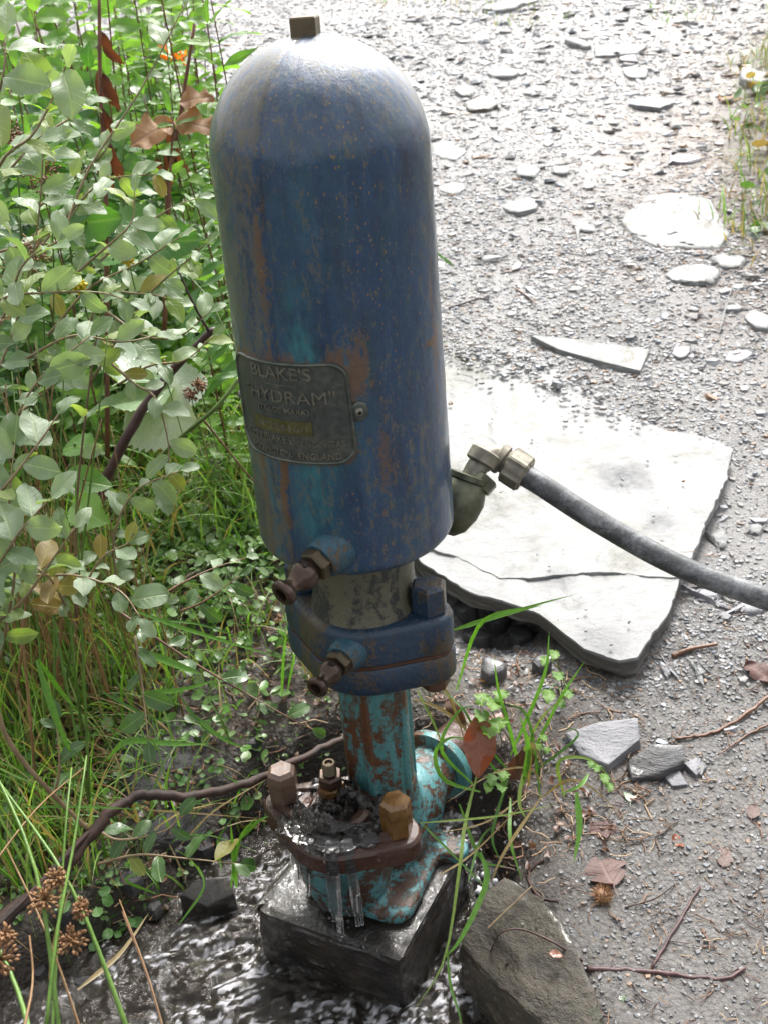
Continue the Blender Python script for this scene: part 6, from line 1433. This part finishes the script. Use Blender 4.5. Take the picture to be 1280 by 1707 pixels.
def sheet(a0, v0, tmax, r):
    a = R(a0); d = Vector((math.cos(a), math.sin(a), 0)); p0 = VC+Vector((d.x*.062, d.y*.062, .338)); P = []; rad = []
    for i in range(14):
        t_ = tmax*i/13; P.append(p0+d*v0*t_+Vector((rr.gauss(0, .0005), rr.gauss(0, .0005), -4.9*t_*t_))); rad.append(r*(1.3-.75*i/13)*rr.uniform(.9, 1.1))
    jets.append(tube(P, rad, 10))
for a0 in (-103, -101, -99.5, -98, -96.5, -95, -84, -82.5, -81, -79.5, -78): sheet(a0+rr.uniform(-.6, .6), .24+rr.uniform(-.03, .03), rr.uniform(.12, .18), rr.uniform(.0042, .0056))
for a0 in (-150, -142, 160, 172, -128): sheet(a0+rr.uniform(-2, 2), rr.uniform(.10, .18), rr.uniform(.11, .16), rr.uniform(.003, .0045))
for k in range(46):
    a = R(rr.choice([-100, -82, -145, 165])+rr.gauss(0, 12)); q = VC+Vector((math.cos(a), math.sin(a), 0))*rr.uniform(.07, .13)+Vector((0, 0, rr.uniform(.18, .36))); s_d = rr.uniform(.0009, .0022)
    mb.add(lathe([(s_d*math.sin(R(b)), -s_d*math.cos(R(b))*1.4) for b in (20, 60, 100, 140, 165)], q, (0, 0, 1), 7))
def remesh_all(VFs, name, mat, voxel):
    m2 = MB()
    for vf in VFs: m2.add(vf)
    me = m2.mesh('tmp'); o = bpy.data.objects.new('tmp', me); col.objects.link(o)
    md = o.modifiers.new('r', 'REMESH'); md.mode = 'VOXEL'; md.voxel_size = voxel; md.use_smooth_shade = True
    sm = o.modifiers.new('s', 'SMOOTH'); sm.iterations = 3
    bpy.context.view_layer.update(); out = bpy.data.meshes.new_from_object(o.evaluated_get(bpy.context.evaluated_depsgraph_get()))
    bpy.data.objects.remove(o); out.name = name; out.materials.clear(); out.materials.append(mat); return out
tag(link('falling_water', remesh_all(jets, 'falling_water', M['jet'], .0014)), 'clear water falling in broken sheets from the valve cover over the turquoise bowl', kind='stuff')
tag(link('water_drops', mb.mesh('water_drops', M['splash'], True)), 'small drops of splashing water round the valve', kind='stuff')
# foam flecks right of the block
mb = MB()
for (u, v, s) in ((800, 1480, 12), (815, 1500, 9), (790, 1505, 8), (770, 1435, 9), (742, 1420, 7), (805, 1455, 6), (825, 1465, 7), (760, 1460, 7), (783, 1530, 7), (775, 1400, 6), (735, 1395, 6), (748, 1445, 6), (796, 1462, 6)):
    p = Vector(atz(u, v, WATER+.012)); s = s/F*1.5
    ol_ = [(s*rr.uniform(.5, 1.2)*math.cos(t), s*rr.uniform(.5, 1.1)*math.sin(t)) for t in np.linspace(0, 6.28, 9, endpoint=False)]
    mb.add(prism(ol_, [(0, 0), (0, .004), (s*.3, .007)], p-Vector((0, 0, .008))))
tag(link('foam', mb.mesh('foam', M['foam'], True)), 'white foam flecks floating between the block and the boulder', kind='stuff')
